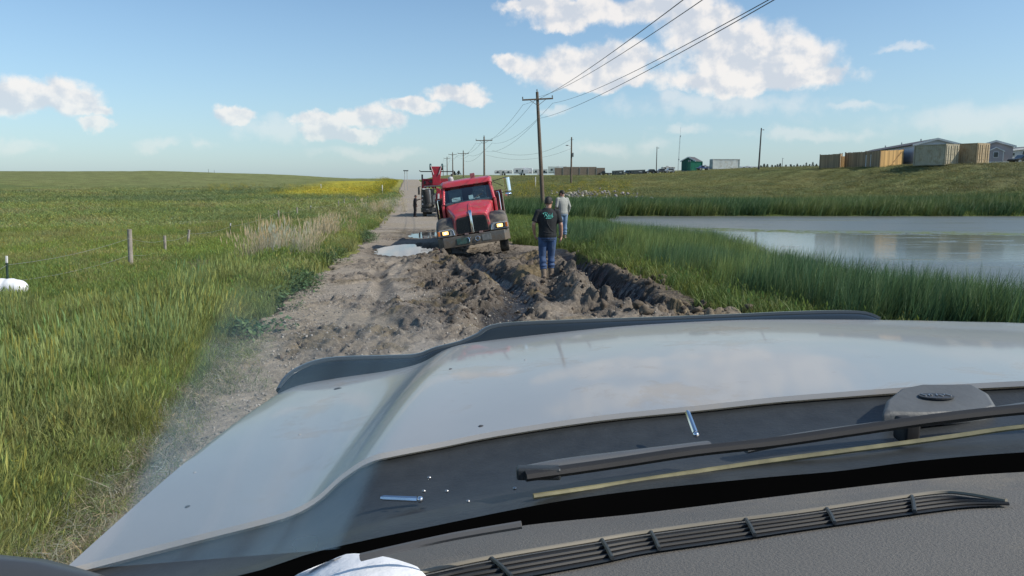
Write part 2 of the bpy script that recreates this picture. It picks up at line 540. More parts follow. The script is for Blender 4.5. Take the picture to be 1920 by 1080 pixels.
th = np.unique(np.concatenate([np.arange(-52, 52.01, .2), np.arange(52, 308.1, 4)]))[:-1]
rr = .45 * np.exp(np.arange(0, math.log(9000 / .45), .0125))
TH, RR = np.meshgrid(np.radians(th), rr)
GX, GY = (RR * np.sin(TH)), (RR * np.cos(TH))
gx, gy = GX.ravel(), GY.ravel()
gzv = base_z(gx, gy)
uu = ulat(gx, gy); uL, uR = road_lim(gy)
gzv = gzv - 1.0 * sst((uu - uL - .1) / .5) * sst((uR - .1 - uu) / .5) * (gy > -30) * (gy < 420)
gv = np.c_[gx, gy, gzv]
gq = grid_quads(len(rr), len(th), True)
gcol = field_col(gx, gy)

gm = bpy.data.materials.new('turf'); gm.use_nodes = True
t = NT(gm.node_tree); pb = gm.node_tree.nodes['Principled BSDF']
ca = t.n('ShaderNodeAttribute', attribute_name='tint')
geo = t.n('ShaderNodeNewGeometry').outputs['Position']
k1 = t.ramp(t.noise(geo, 3.0, 6, .7), .3, .7, .62, 1.32, 'LINEAR')
k2 = t.ramp(t.noise(t.v('MULTIPLY', geo, (.25, .5, .25)), 1.0, 6, .65), .3, .7, .75, 1.25, 'LINEAR')
kk = t.m('MULTIPLY', k1, k2)
cb = t.n('ShaderNodeCombineColor')
for i in range(3): t.link(kk, cb.inputs[i])
t.link(t.mix(1.0, ca.outputs[0], cb.outputs[0], 'MULTIPLY'), pb.inputs['Base Color'])
pb.inputs['Roughness'].default_value = .9; pb.inputs['Specular IOR Level'].default_value = .1
bp = t.n('ShaderNodeBump'); bp.inputs['Strength'].default_value = 1; bp.inputs['Distance'].default_value = .35
t.link(t.noise(geo, 2.2, 8, .75), bp.inputs['Height']); t.link(bp.outputs[0], pb.inputs['Normal'])
tag(np_mesh('ground', gv, gq, [gm], True, {'tint': gcol}), 'rolling green prairie ground of pasture and banks', kind='structure')

# the road: fine cells where it is churned, long ones further off
ys = np.concatenate([np.arange(-6, 6, .25), np.arange(6, 30, .033), 30 * np.exp(np.arange(0, math.log(430 / 30), .0035))])
us = np.arange(-4.1, 5.61, .03)
UU, YY = np.meshgrid(us, ys)
XX = UU / .991 + xc(YY)
rx_, ry_ = XX.ravel(), YY.ravel()
mh, mw, mc = mud(rx_, ry_)
rzv = base_z(rx_, ry_) + mh * sst((34 - ry_) / 6) + mh * .5 * sst((ry_ - 28) / 6)
u_ = UU.ravel(); uL, uR = road_lim(ry_)
edge = fbm(rx_ * 2.5, ry_ * 2.5, 3, 95) - .5
out_ = np.maximum(sst((uL + edge * .7 - u_ + .3) / .6), sst((u_ - uR + edge * .7 + .3) / .6))
rzv = rzv + .012 - .6 * out_
dry = np.array((.29, .25, .20)); grav = np.array((.30, .275, .24)); wetc = np.array((.028, .024, .020)); mid = np.array((.108, .091, .075)); grn = np.array((.13, .13, .06))
def LL(a, b, tt): return a + (b - a) * tt[:, None]
rc = LL(np.broadcast_to(dry, (len(rx_), 3)), grav, sst((12 - ry_) / 4) * .8)
rc = LL(rc, np.array((.29, .24, .17)), sst((fbm(rx_ * .5, ry_ * .25, 3, 97) - .5) / .12) * .6)
rc = LL(rc, mid, np.clip(mc * (.45 + .75 * fbm(rx_ * 1.3, ry_ * 1.3, 3, 96)), 0, 1))
rc = LL(rc, np.array((.15, .115, .060)), mc * sst((fbm(rx_ * 1.1, ry_ * 1.1, 3, 98) - .6) / .08) * .8)
rc = LL(rc, np.array((.115, .092, .066)), .85 * sst((rx_ - tren_x(ry_) - .2) / .6) * sst((ry_ - 9.5) / 2) * sst((27 - ry_) / 3))
rc = LL(rc, wetc, np.clip(mw, 0, 1))
rc = LL(rc, grn, out_ * .55)
rc = rc * (.72 + .56 * fbm(rx_ * 9, ry_ * 9, 3, 99))[:, None]
rm = bpy.data.materials.new('dirt_road'); rm.use_nodes = True
t = NT(rm.node_tree); pb = rm.node_tree.nodes['Principled BSDF']
ca = t.n('ShaderNodeAttribute', attribute_name='tint'); wa = t.n('ShaderNodeAttribute', attribute_name='wet')
geo = t.n('ShaderNodeNewGeometry').outputs['Position']
k1 = t.ramp(t.noise(geo, 26, 6, .75), .3, .7, .6, 1.4, 'LINEAR')
cb = t.n('ShaderNodeCombineColor')
for i in range(3): t.link(k1, cb.inputs[i])
vo = t.n('ShaderNodeTexVoronoi', feature='F1'); vo.inputs['Scale'].default_value = 22; t.link(geo, vo.inputs['Vector'])
peb = t.m('MULTIPLY', t.ramp(vo.outputs['Distance'], .18, .28, 1, 0), t.ramp(t.noise(geo, 3.1, 3), .47, .58))
c0 = t.mix(1.0, ca.outputs[0], cb.outputs[0], 'MULTIPLY')
c1 = t.mix(t.m('MULTIPLY', peb, .55), c0, (.30, .28, .25))
t.link(c1, pb.inputs['Base Color'])
t.link(t.ramp(wa.outputs['Fac'], .45, 1.0, .95, .32), pb.inputs['Roughness'])
pb.inputs['Specular IOR Level'].default_value = .35
bp = t.n('ShaderNodeBump'); bp.inputs['Strength'].default_value = .8; bp.inputs['Distance'].default_value = .05
t.link(t.noise(geo, 18, 8, .72), bp.inputs['Height']); t.link(bp.outputs[0], pb.inputs['Normal'])
tag(np_mesh('road', np.c_[rx_, ry_, rzv], grid_quads(len(ys), len(us)), [rm], True, {'tint': rc, 'wet': np.clip(mw, 0, 1)}), 'rutted dirt road churned to mud', kind='structure')

# water
wm = bpy.data.materials.new('pond_water'); wm.use_nodes = True
t = NT(wm.node_tree); pb = wm.node_tree.nodes['Principled BSDF']
geo = t.n('ShaderNodeNewGeometry').outputs['Position']
st = t.noise(t.v('MULTIPLY', geo, (.035, .12, 0)), 1, 4, .55, .8)
sp = t.n('ShaderNodeSeparateXYZ'); t.link(geo, sp.inputs[0])
yy = t.m('ADD', t.m('ADD', sp.outputs[1], t.m('MULTIPLY', sp.outputs[0], .30)), t.m('MULTIPLY', t.m('SUBTRACT', st, .5), 12))
calm = t.m('MULTIPLY', t.ramp(yy, 52, 50.0, 0, 1), t.ramp(yy, 27, 37, 0, 1))
weed = t.m('MULTIPLY', t.ramp(yy, 49.5, 50.5), t.ramp(yy, 55, 53))
weed = t.m('MULTIPLY', weed, t.ramp(t.noise(geo, 1.5, 5, .7), .35, .6))
streak = t.ramp(t.noise(t.v('MULTIPLY', geo, (.02, .25, 0)), 1, 3, .5, 1.), .60, .66)
c = t.mix(weed, (.120, .132, .118), (.13, .165, .045))
scum = t.ramp(t.noise(t.v('MULTIPLY', geo, (.10, .45, 0)), 1, 6, .7, .6), .52, .64)
c = t.mix(t.m('MULTIPLY', streak, .6), c, (.060, .070, .055))
c = t.mix(t.m('MULTIPLY', scum, .7), c, (.15, .165, .115))
t.link(c, pb.inputs['Base Color'])
t.link(t.m('MAXIMUM', t.m('MAXIMUM', t.m('MULTIPLY', weed, .8), t.m('MULTIPLY', scum, .55)), t.ramp(calm, 0, 1, .32, .10)), pb.inputs['Roughness'])
pb.inputs['IOR'].default_value = 1.33
b = t.n('ShaderNodeBump'); b.inputs['Distance'].default_value = .05
t.link(t.ramp(calm, 0, 1, .6, .05), b.inputs['Strength'])
t.link(t.noise(t.v('MULTIPLY', geo, (3, 6, 1)), 1.2, 4, .6), b.inputs['Height']); t.link(b.outputs[0], pb.inputs['Normal'])
mb = MB(); mb.grid([[(x, y, WATER) for x in np.linspace(5, 140, 28)] for y in np.linspace(5, 68, 14)])
tag(mb.build('pond_water', wm), 'grey rippled pond water with green weed', kind='structure')
pm = bpy.data.materials.new('puddle_water'); pm.use_nodes = True
pb = pm.node_tree.nodes['Principled BSDF']; t = NT(pm.node_tree)
pb.inputs['Base Color'].default_value = (.05, .045, .038, 1); pb.inputs['Roughness'].default_value = .03; pb.inputs['IOR'].default_value = 1.33
b = t.n('ShaderNodeBump'); b.inputs['Strength'].default_value = .04; b.inputs['Distance'].default_value = .02
t.link(t.noise(t.n('ShaderNodeNewGeometry').outputs['Position'], 3, 3), b.inputs['Height']); t.link(b.outputs[0], pb.inputs['Normal'])
for (cx, cy, ax, ay, zz) in ((-3.9, 26.3, 1.45, 3.4, -.27), (-4.2, 35, 1.4, 4.6, -.375)):
    mb = MB(); mb.add([(cx + ax * math.cos(a), cy + ay * math.sin(a), zz) for a in np.linspace(0, 2 * math.pi, 33)[:-1]], [tuple(range(32))])
    tag(mb.build('puddle_water', pm), 'still puddle in the wheel ruts reflecting the sky', kind='structure')

# ------------------------------------------------------------------ the white pickup we sit in
white_paint = mat('white_paint', (.315, .31, .298), .34, 0, .06, 2.5, coat=.5, dirt=(.33, .30, .26), dirt_amt=.22, dscale=5)
black_plastic = mat('black_plastic', (.030, .034, .036), .45, 0, .2, 30, bump=.12, bscale=160)
frit_black = mat('frit_black', (.002, .002, .002), .9, spec=0.)
rubber = mat('rubber', (.016, .016, .017), .7, 0, .2, 14)
smoked = mat('smoked_acrylic', (.020, .028, .034), .12, 0, .05, 4)
dash_mat = mat('dash_plastic', (.142, .134, .121), .72, 0, .12, 3, bump=.35, bscale=420, dirt=(.23, .205, .165), dirt_amt=.4, dscale=2)
chrome = mat('chrome', (.82, .83, .85), .08, 1, .03, 4)
steel = mat('dull_steel', (.38, .38, .38), .38, .9, .2, 5)


def cr(P, n):
    """Catmull-Rom through the points, n samples per span"""
    P = [Vector(p) for p in P]; out = []
    for i in range(len(P) - 1):
        a, b, c, d = P[max(i - 1, 0)], P[i], P[i + 1], P[min(i + 2, len(P) - 1)]
        for k in range(n):
            s = k / n
            out.append(.5 * ((2 * b) + (c - a) * s + (2 * a - 5 * b + 4 * c - d) * s * s + (3 * b - a - 3 * c + d) * s ** 3))
    out.append(P[-1]); return out


pick = empty('pickup_truck', (0.45, 1.4, 0), 0, 'white pickup with bug deflector and wipers, seen over its own dashboard and hood', 'pickup truck')
PO = Vector(pick.location)


def pl(P): return [Vector(p) - PO for p in P]


REAR = [(120, 1068, .87), (285, 1025, .91), (407, 994, .93), (530, 962, .95), (591, 933, .965), (640, 890, .98), (690, 858, .99), (740, 845, 1.0), (825, 829, 1.02), (937, 807, 1.04), (1125, 779, 1.06), (1312, 760, 1.07),
        (1450, 745, 1.075), (1575, 735, 1.075), (1700, 726, 1.07), (1920, 714, 1.05), (2150, 706, 1.02), (2420, 735, .98), (2550, 790, .94)]
FRONT = [(520, 739, 1.84), (562, 722, 1.89), (640, 708, 1.93), (735, 694, 1.96), (790, 680, 1.99), (830, 658, 2.02), (862, 647, 2.04), (905, 640, 2.05), (970, 632, 2.07), (1081, 620, 2.09), (1191, 610, 2.11), (1357, 601, 2.12),
         (1495, 599, 2.12), (1655, 600, 2.11), (1800, 603, 2.09), (1960, 609, 2.06), (2160, 640, 2.0), (2300, 680, 1.9), (2380, 720, 1.84)]
ra = cr([at(*p) for p in REAR], 4); fa = cr([at(*p) for p in FRONT], 4)
rows = []
NR = 14
for i in range(NR + 1):
    s = i / NR
    row = []
    for a, b in zip(ra, fa):
        p = a.lerp(b, s); p = p + Vector((0, 0, .014 * math.sin(math.pi * s)))
        row.append(p)
    rows.append(row)
lip = [p + Vector((0, -.003, -.007)) for p in ra]; lip2 = [p + Vector((0, -.012, -.03)) for p in ra]
nose = []
for dy, dz in ((.05, -.012), (.10, -.045), (.13, -.11), (.14, -.30), (.13, -.60)):
    nose.append([p + Vector((0, dy, dz)) for p in fa])
allrows = [lip] + rows + nose
# the flanks of the fenders
full = []
for r in allrows:
    l, q = r[0], r[-1]
    full.append([l + Vector((-.035, 0, -.62)), l + Vector((-.05, 0, -.30)), l + Vector((-.035, 0, -.06)), l + Vector((-.012, 0, -.014))] + list(r) + [q + Vector((.012, 0, -.014)), q + Vector((.035, 0, -.06)), q + Vector((.05, 0, -.30)), q + Vector((.035, 0, -.62))])
hood = MB().grid([pl(r) for r in full]).build('hood', white_paint, pick, True)

# smoked bug deflector standing along the nose of the hood
LOW = [(522, 740, 1.90), (560, 724, 1.95), (640, 709, 1.99), (735, 695, 2.02), (790, 682, 2.05), (830, 660, 2.08), (862, 649, 2.10), (905, 642, 2.11), (970, 634, 2.13), (1081, 622, 2.15), (1191, 612, 2.17), (1357, 603, 2.18), (1495, 601, 2.18), (1600, 601, 2.17), (1652, 602, 2.16)]
TOP = [(524, 731, 1.93), (548, 700, 1.99), (610, 676, 2.04), (720, 671, 2.07), (780, 668, 2.09), (818, 655, 2.10), (862, 644, 2.12), (895, 630, 2.14), (935, 611, 2.17), (1070, 604, 2.19), (1191, 600, 2.21), (1357, 594, 2.22), (1495, 588, 2.22), (1610, 587, 2.21), (1650, 599, 2.18)]
lo = cr([at(*p) for p in LOW], 5); hi = cr([at(*p) for p in TOP], 5)
rows = [[p + Vector((0, .01, -.05)) for p in lo], lo]
for s, o in ((.35, .012), (.65, .018), (.88, .012), (1, 0)):
    rows.append([a.lerp(b, s) + Vector((0, -o * .6, 0)) for a, b in zip(lo, hi)])
rows.append([p + Vector((0, .015, -.006)) for p in hi])
MB().grid([pl(r) for r in rows]).build('bug_deflector', smoked, pick, True)
MB().tube(pl([p + Vector((0, .004, -.004)) for p in hi]), .0115, 8).build('deflector_rim', mat('deflector_rim_grey', (.045, .056, .064), .14, 0, .05, 4), pick, True)

# cowl between hood and glass
BT = [(140, 1125, .66), (330, 1110, .68), (480, 1080, .70), (600, 1041, .72), (825, 992, .74), (1031, 951, .76), (1200, 927, .77), (1425, 904, .775), (1575, 891, .775), (1725, 872, .775), (1920, 856, .77), (2200, 846, .75), (2480, 870, .70)]
bt = cr([at(*p) for p in BT], 6)
rb = [Vector(p) for p in ra]


def resample(P, n):
    L = [0]
    for a, b in zip(P, P[1:]): L.append(L[-1] + (b - a).length)
    out = []; j = 0
    for i in range(n):
        t_ = L[-1] * i / (n - 1)
        while j < len(L) - 2 and L[j + 1] < t_: j += 1
        out.append(P[j].lerp(P[j + 1], (t_ - L[j]) / max(1e-9, L[j + 1] - L[j])))
    return out


A_, B_ = resample(rb, 60), resample(bt, 60)
rows = []
for s, dz in ((-.9, -.16), (-.25, -.06), (-.06, -.016), (0, -.012), (.05, -.014), (.2, -.022), (.4, -.026), (.6, -.022), (.72, -.016), (.78, -.004), (.9, -.002), (1, 0)):
    rows.append([a.lerp(b, s) + Vector((0, 0, dz)) for a, b in zip(A_, B_)])
MB().grid([pl(r) for r in rows]).build('cowl_panel', black_plastic, pick, True)
cowl_bvh = None
BB = [(160, 1180, .58), (400, 1140, .61), (600, 1062, .665), (690, 1044, .68), (825, 1012, .69), (980, 982, .70), (1200, 959, .71), (1500, 922, .715), (1725, 896, .715), (1920, 881, .71), (2200, 872, .69), (2480, 905, .64)]
bb = cr([at(*p) for p in BB], 6); bb = resample(bb, 60)
MB().grid([pl([p + Vector((0, .002, .004)) for p in B_]), pl([a.lerp(b, .5) + Vector((0, 0, -.012)) for a, b in zip(B_, bb)]), pl([p + Vector((0, 0, -.03)) for p in bb])]).build('glass_border', frit_black, pick, True)

# dashboard
near = [at(p[0] * 1.0 + (960 - p[0]) * .0, p[1] + 240 + (1000 - p[1]) * .8, .34) for p in BB]
near = resample(cr(near, 6), 60)
rows = [pl([p + Vector((0, .012, -.03)) for p in bb]), pl([p + Vector((0, .004, -.004)) for p in bb])]
for s in (0.03, .15, .3, .5, .75, 1):
    rows.append(pl([a.lerp(b, s) + Vector((0, 0, .006 * math.sin(math.pi * min(1, s * 1.2)) - (.004 if s < .05 else 0))) for a, b in zip(bb, near)]))
dash = MB().grid(rows).build('dashboard', dash_mat, pick, True)
dgm = dash.data
dash_bvh = BVHTree.FromPolygons([v.co + PO for v in dgm.vertices], [tuple(p.vertices) for p in dgm.polygons])


def on_dash(px, py, lift=.0):
    d = pixdir(px, py).normalized()
    h = dash_bvh.ray_cast(Vector((0, 0, CAMZ)), d)
    if h[0] is None: return at(px, py, .5)
    n = h[1] if h[1].z > 0 else -h[1]
    return h[0] + n * lift


# defroster vent let into the dash
slot_dark = mat('vent_dark', (.012, .012, .012), .6)
VT = [(700, 1108), (817, 1080), (922, 1058), (1110, 1026), (1200, 1011), (1350, 990), (1500, 971), (1650, 949), (1760, 934), (1815, 936), (1890, 950)]
VB = [(760, 1150), (860, 1110), (960, 1092), (1130, 1060), (1215, 1042), (1365, 1020), (1515, 997), (1660, 976), (1760, 962), (1820, 955), (1893, 952)]
vt, vb = cr([on_dash(*p, .002) for p in VT], 6), cr([on_dash(*p, .002) for p in VB], 6)
MB().grid([pl(vt), pl([a.lerp(b, .5) for a, b in zip(vt, vb)]), pl(vb)]).build('defroster_vent', slot_dark, pick, True)
vent = pick.children[-1]
MB().tube(pl([p + Vector((0, .002, .002)) for p in vt]), .0018, 6).build('vent_rim', mat('vent_rim_mat', (.20, .18, .14), .6), vent, True)
for s in (.3, .55, .8):
    MB().tube(pl([a.lerp(b, s) + Vector((0, 0, .001)) for a, b in zip(vt, vb)]), .0013, 5).build('slat', slot_dark, vent, True)
for k in (12, 19, 25, 32, 38, 45):
    a, b = vt[k], vb[k]
    MB().tube(pl([a + Vector((0, .001, .002)), a.lerp(b, .5) + Vector((0, 0, .003)), b + Vector((0, 0, .002))]), .0017, 6).build('divider', black_plastic, vent, True)
# moulding line at the left of the dash
MB().tube(pl(cr([on_dash(x, y, .0015) for x, y in ((676, 1045), (740, 1030), (850, 1006), (978, 984))], 5)), .0028, 6).build('trim_moulding', mat('dash_trim', (.10, .095, .09), .5), pick, True)

# wipers
wpts = [(985, 912, .79), (1150, 888, .815), (1300, 865, .83), (1450, 848, .84), (1600, 826, .845), (1760, 803, .845), (1920, 786, .84), (2150, 770, .82)]
bp_ = cr([at(*p) for p in wpts], 5)
wip = MB().tube(pl([p + Vector((0, 0, .012)) for p in bp_]), .0085, 8, flat=.7).build('wiper_blade', rubber, pick, True)
rpts = [(1000, 931, .785), (1150, 909, .81), (1300, 886, .825), (1450, 864, .835), (1675, 834, .84), (1800, 817, .84), (1920, 800, .835), (2150, 782, .815)]
MB().tube(pl(cr([at(*p) for p in rpts], 5)), .0032, 6).build('rubber_edge', mat('worn_rubber', (.20, .185, .10), .55, 0, .35, 30), wip, True)
apts = [(1395, 858, .90), (1500, 838, .91), (1640, 818, .915), (1790, 800, .91), (1860, 790, .91), (2000, 770, .90)]
arm = MB().tube(pl([p + Vector((0, 0, .012)) for p in cr([at(*p) for p in apts], 4)]), .011, 8, flat=.5).build('wiper_arm', mat('arm_grey', (.10, .105, .11), .45), pick, True)
arm2 = cr([at(*p) for p in ((985, 898, .82), (1060, 884, .83), (1200, 866, .85), (1330, 850, .87))], 4)
MB().tube(pl([p + Vector((0, 0, .010)) for p in arm2]), .010, 8, flat=.5).build('wiper_arm', mat('arm_grey', (.10, .105, .11), .45), pick, True)
c_ = at(985, 905, .80) - PO
MB().box(c_ + Vector((.015, 0, .012)), (.05, .016, .014)).build('wiper_end', black_plastic, pick, bevel=.003)
a_ = at(1700, 806, .885) - PO
MB().box(a_, (.02, .03, .03)).build('wiper_pivot', rubber, pick, bevel=.004)

# raised plastic housing with a worn oval emblem on the cowl
HP = [(1655, 782), (1662, 758), (1690, 735), (1730, 727), (1826, 727), (1856, 744), (1871, 768), (1850, 777), (1790, 782), (1730, 784)]
hb = [at(x, y, .955 + (784 - y) * .0016) - PO for x, y in HP]
ht = [p + Vector((0, .003, .004)) for p in hb]
cen = sum(ht, Vector()) / len(ht)
ht2 = [p.lerp(cen, .10) + Vector((0, 0, .002)) for p in ht]
hous = MB().rings([[p + Vector((0, 0, -.012)) for p in hb], ht, ht2]).build('cowl_housing', mat('housing_grey', (.095, .102, .105), .55, 0, .15, 12, bump=.1), pick, bevel=.004)
ec = at(1757, 754, 1.002) - PO + Vector((0, .003, .0065))
em = MB(); em.rings([[ec + Vector((.024 * math.cos(a), .013 * math.sin(a), dz)) for a in np.linspace(0, 2 * math.pi, 21)[:-1]] for dz in (0, .002)])
emb = em.build('emblem', mat('emblem_dark', (.04, .042, .045), .5), hous)
mk = MB()
for k, (dx, dy) in enumerate(((-.017, .002), (-.010, 0), (-.006, .003), (.001, .001), (.006, -.001), (.012, .002), (.017, 0))):
    mk.box(ec + Vector((dx, dy, .0028)), (.0016, .009 - .002 * (k % 3), .0012), Matrix.Rotation(.35 * (-1) ** k, 3, 'Z'))
mk.build('emblem_mark', steel, emb)
# two bright pins on the cowl
for a, b in (((1288, 787, .97), (1303, 828, .93)), ((714, 951, .86), (782, 954, .86))):
    p, q = at(*a) - PO + Vector((0, 0, .012)), at(*b) - PO + Vector((0, 0, .012))
    o = MB().tube([p, p.lerp(q, .1), q], [.002, .0035, .0038], 8).build('chrome_pin', chrome, pick, True)
    MB().ball(q + (q - p).normalized() * .004, .0042, 8, 6).build('pin_tip', chrome, o, True)
# bolts and clips glinting at the left end of the cowl
for x, y in ((805, 908), (838, 933), (878, 952), (900, 955), (965, 928), (795, 933)):
    MB().ball(at(x, y, .84) - PO + Vector((0, 0, .008)), (.0026, .0022, .002), 8, 6).build('cowl_clip', steel, pick, True)
# mirror foot at the left edge of the picture
mf = [at(-260, 1040, .86), at(-60, 1045, .86), at(60, 1052, .86), at(112, 1062, .85), at(175, 1062, .84)]
mb = MB(); mb.tube(pl([p + Vector((0, 0, -.045)) for p in mf]), [.05, .045, .042, .040, .030], 12)
mb.build('mirror_foot', mat('mirror_foot_grey', (.055, .06, .065), .4), pick, True)
# stone chips and a bird-dropping spot on the paint
chip = mat('paint_chip', (.05, .05, .05), .6)
hb_ = BVHTree.FromPolygons([v.co + PO for v in hood.data.vertices], [tuple(p.vertices) for p in hood.data.polygons])
for x, y, r_ in ((634, 729, .010), (902, 799, .0042), (562, 815, .003), (365, 886, .003), (352, 950, .004), (845, 692, .004), (985, 675, .003)):
    h = hb_.ray_cast(Vector((0, 0, CAMZ)), pixdir(x, y).normalized())
    if h[0]:
        MB().ball(h[0] - PO, (r_, r_ * 1.2, .0012), 10, 6).build('paint_chip', chip if r_ > .0035 else white_paint, hood, True)
# white paper lying on the dash
PP = [(520, 1100), (575, 1076), (640, 1057), (700, 1053), (760, 1066), (830, 1090), (760, 1170), (560, 1170)]
pp = [on_dash(x, y, .006) for x, y in PP]
pc = sum(pp, Vector()) / len(pp)
paper = mat('white_cloth', (.80, .81, .83), .8, 0, .06, 12, bump=.2, bscale=30)
mb = MB()
rings = [[p + Vector((0, 0, -.004)) for p in pp], pp, [p.lerp(pc, .25) + Vector((0, 0, .006)) for p in pp], [p.lerp(pc, .7) + Vector((0, 0, .012 + .003 * (i % 3))) for i, p in enumerate(pp)]]
mb.rings(rings)
o = mb.build('white_cloth', paper, None, True, sub=1)
tag(o, 'white crumpled cloth lying on the dashboard at the bottom edge', 'cloth')

# windscreen: clear pane, with a pale film painting the dash reflection on the lower driver's side
ppane = [at(-300, -260, .30), at(2220, -260, .30), at(2480, 868, .70), at(1920, 855, .77), at(1425, 903, .775), at(1031, 950, .76), at(600, 1040, .72), at(140, 1124, .66)]
clear = bpy.data.materials.new('clear_glass'); clear.use_nodes = True
t = NT(clear.node_tree); clear.node_tree.nodes.clear()
tb = t.n('ShaderNodeBsdfTransparent'); t.link(tb.outputs[0], t.n('ShaderNodeOutputMaterial').inputs[0])
up = resample(cr([at(-420, -300, .26), at(300, -330, .34), at(960, -340, .37), at(1700, -330, .36), at(2400, -300, .28)], 6), 40)
dn = resample(bt, 40)
rows = [[a.lerp(b, s) + Vector((0, .05 * math.sin(math.pi * s), .03 * math.sin(math.pi * s))) for a, b in zip(dn, up)] for s in np.linspace(0, 1, 12)]
pane = MB().grid([pl(r) for r in rows]).build('windshield', clear, pick, True)
film = bpy.data.materials.new('painted_glare'); film.use_nodes = True
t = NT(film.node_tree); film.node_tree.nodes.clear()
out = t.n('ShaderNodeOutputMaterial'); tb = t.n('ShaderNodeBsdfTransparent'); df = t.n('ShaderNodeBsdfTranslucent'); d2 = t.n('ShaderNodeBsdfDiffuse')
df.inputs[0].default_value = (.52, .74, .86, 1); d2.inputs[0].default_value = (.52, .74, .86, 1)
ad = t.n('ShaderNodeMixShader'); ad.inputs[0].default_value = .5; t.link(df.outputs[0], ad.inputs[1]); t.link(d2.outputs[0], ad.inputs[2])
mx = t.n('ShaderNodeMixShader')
fa_ = t.n('ShaderNodeAttribute', attribute_name='dust')  # 'dust' holds the opacity of the painted reflection
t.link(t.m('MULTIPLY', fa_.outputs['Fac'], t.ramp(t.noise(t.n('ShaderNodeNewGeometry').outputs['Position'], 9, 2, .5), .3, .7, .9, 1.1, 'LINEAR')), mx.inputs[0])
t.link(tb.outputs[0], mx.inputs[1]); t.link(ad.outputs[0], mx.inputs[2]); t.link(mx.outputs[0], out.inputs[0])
pbv = BVHTree.FromPolygons([v.co + PO for v in pane.data.vertices], [tuple(p.vertices) for p in pane.data.polygons])


def on_pane(x, y):
    h = pbv.ray_cast(Vector((0, 0, CAMZ)), pixdir(x, y).normalized())
    return h[0] if h[0] else None


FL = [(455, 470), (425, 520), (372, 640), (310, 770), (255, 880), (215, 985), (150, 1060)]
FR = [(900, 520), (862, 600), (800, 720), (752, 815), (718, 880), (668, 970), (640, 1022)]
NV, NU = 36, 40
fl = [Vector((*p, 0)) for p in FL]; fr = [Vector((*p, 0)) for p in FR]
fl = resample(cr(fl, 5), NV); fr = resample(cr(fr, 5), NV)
vs, dust, ok = [], [], True  # dust: opacity of the painted reflection
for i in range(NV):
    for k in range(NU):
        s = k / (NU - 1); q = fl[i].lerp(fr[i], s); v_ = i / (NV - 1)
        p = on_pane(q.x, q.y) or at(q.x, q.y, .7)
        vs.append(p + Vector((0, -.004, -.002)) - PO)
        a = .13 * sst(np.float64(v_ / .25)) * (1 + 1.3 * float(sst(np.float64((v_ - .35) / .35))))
        a *= (1 - .45 * math.exp(-((s - .60) / .05) ** 2) * (v_ > .2) - .35 * math.exp(-((s - .40) / .035) ** 2) - .3 * math.exp(-((s - .75) / .02) ** 2))  # darker streaks of the painted reflection, set by opacity
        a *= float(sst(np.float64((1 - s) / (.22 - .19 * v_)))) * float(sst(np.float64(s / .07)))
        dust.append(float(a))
fo = np_mesh('dust_film', np.array([tuple(v) for v in vs]), grid_quads(NV, NU), [film], True, {'dust': np.array(dust)})  # film that paints the dash reflection, no real dust
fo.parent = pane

# ------------------------------------------------------------------ the red truck stuck in the mud
red = mat('red_paint', (.53, .046, .062), .34, 0, .12, 3, coat=.5, dirt=(.20, .13, .10), dirt_amt=.36, dscale=2.4, splash=(.75, 1.35))
dred = mat('dark_red_paint', (.075, .008, .013), .5, 0, .2, 3, dirt=(.10, .075, .055), dirt_amt=.5)
fend = mat('muddy_black_fender', (.035, .037, .040), .42, 0, .2, 4, dirt=(.17, .15, .12), dirt_amt=.6, dscale=2, splash=(.8, 1.3))
bump_m = mat('muddy_steel_bumper', (.17, .165, .155), .45, .5, .2, 3, dirt=(.12, .105, .085), dirt_amt=.62, dscale=2.5, splash=(.45, .85))
grille_m = mat('grille_mesh', (.022, .025, .026), .5, .3, .3, 60)
dark = mat('dark_parts', (.014, .014, .015), .6, 0, .3, 6, dirt=(.11, .095, .075), dirt_amt=.4)
tyre = mat('muddy_tyre', (.02, .02, .02), .85, 0, .3, 8, dirt=(.14, .12, .09), dirt_amt=.6, dscale=4)
amber = mat('amber_lamp', (.9, .55, .15), .3, emit=(1.0, .62, .20, 1.6))
lamp_hot = mat('lamp_filament', (1, .9, .5), .3, emit=(1.0, .85, .45, 6))
orange = mat('orange_marker', (.62, .17, .03), .3)
lens = mat('headlight_glass', (.35, .37, .38), .1, .2, .1, 9)
tglass = bpy.data.materials.new('tinted_glass'); tglass.use_nodes = True
t = NT(tglass.node_tree); tglass.node_tree.nodes.clear()
o_ = t.n('ShaderNodeOutputMaterial'); m_ = t.n('ShaderNodeMixShader'); a_ = t.n('ShaderNodeBsdfTransparent'); g_ = t.n('ShaderNodeBsdfGlossy')
a_.inputs[0].default_value = (.62, .78, .80, 1); g_.inputs['Roughness'].default_value = .03
fr_ = t.n('ShaderNodeFresnel'); fr_.inputs[0].default_value = 1.75
t.link(fr_.outputs[0], m_.inputs[0]); t.link(a_.outputs[0], m_.inputs[1]); t.link(g_.outputs[0], m_.inputs[2]); t.link(m_.outputs[0], o_.inputs[0])

bp0 = at(894.5, 456.5, 24.5)
tr = empty('cab_truck', (bp0.x, 24.5, bp0.z - .47), 0, 'red conventional truck leaning in the mud with its lamps lit', 'truck', rot=Euler((R(-1.0), R(-8.6), R(2.9)), 'XYZ'))


def mirror(fn):
    for s in (-1, 1): fn(s)


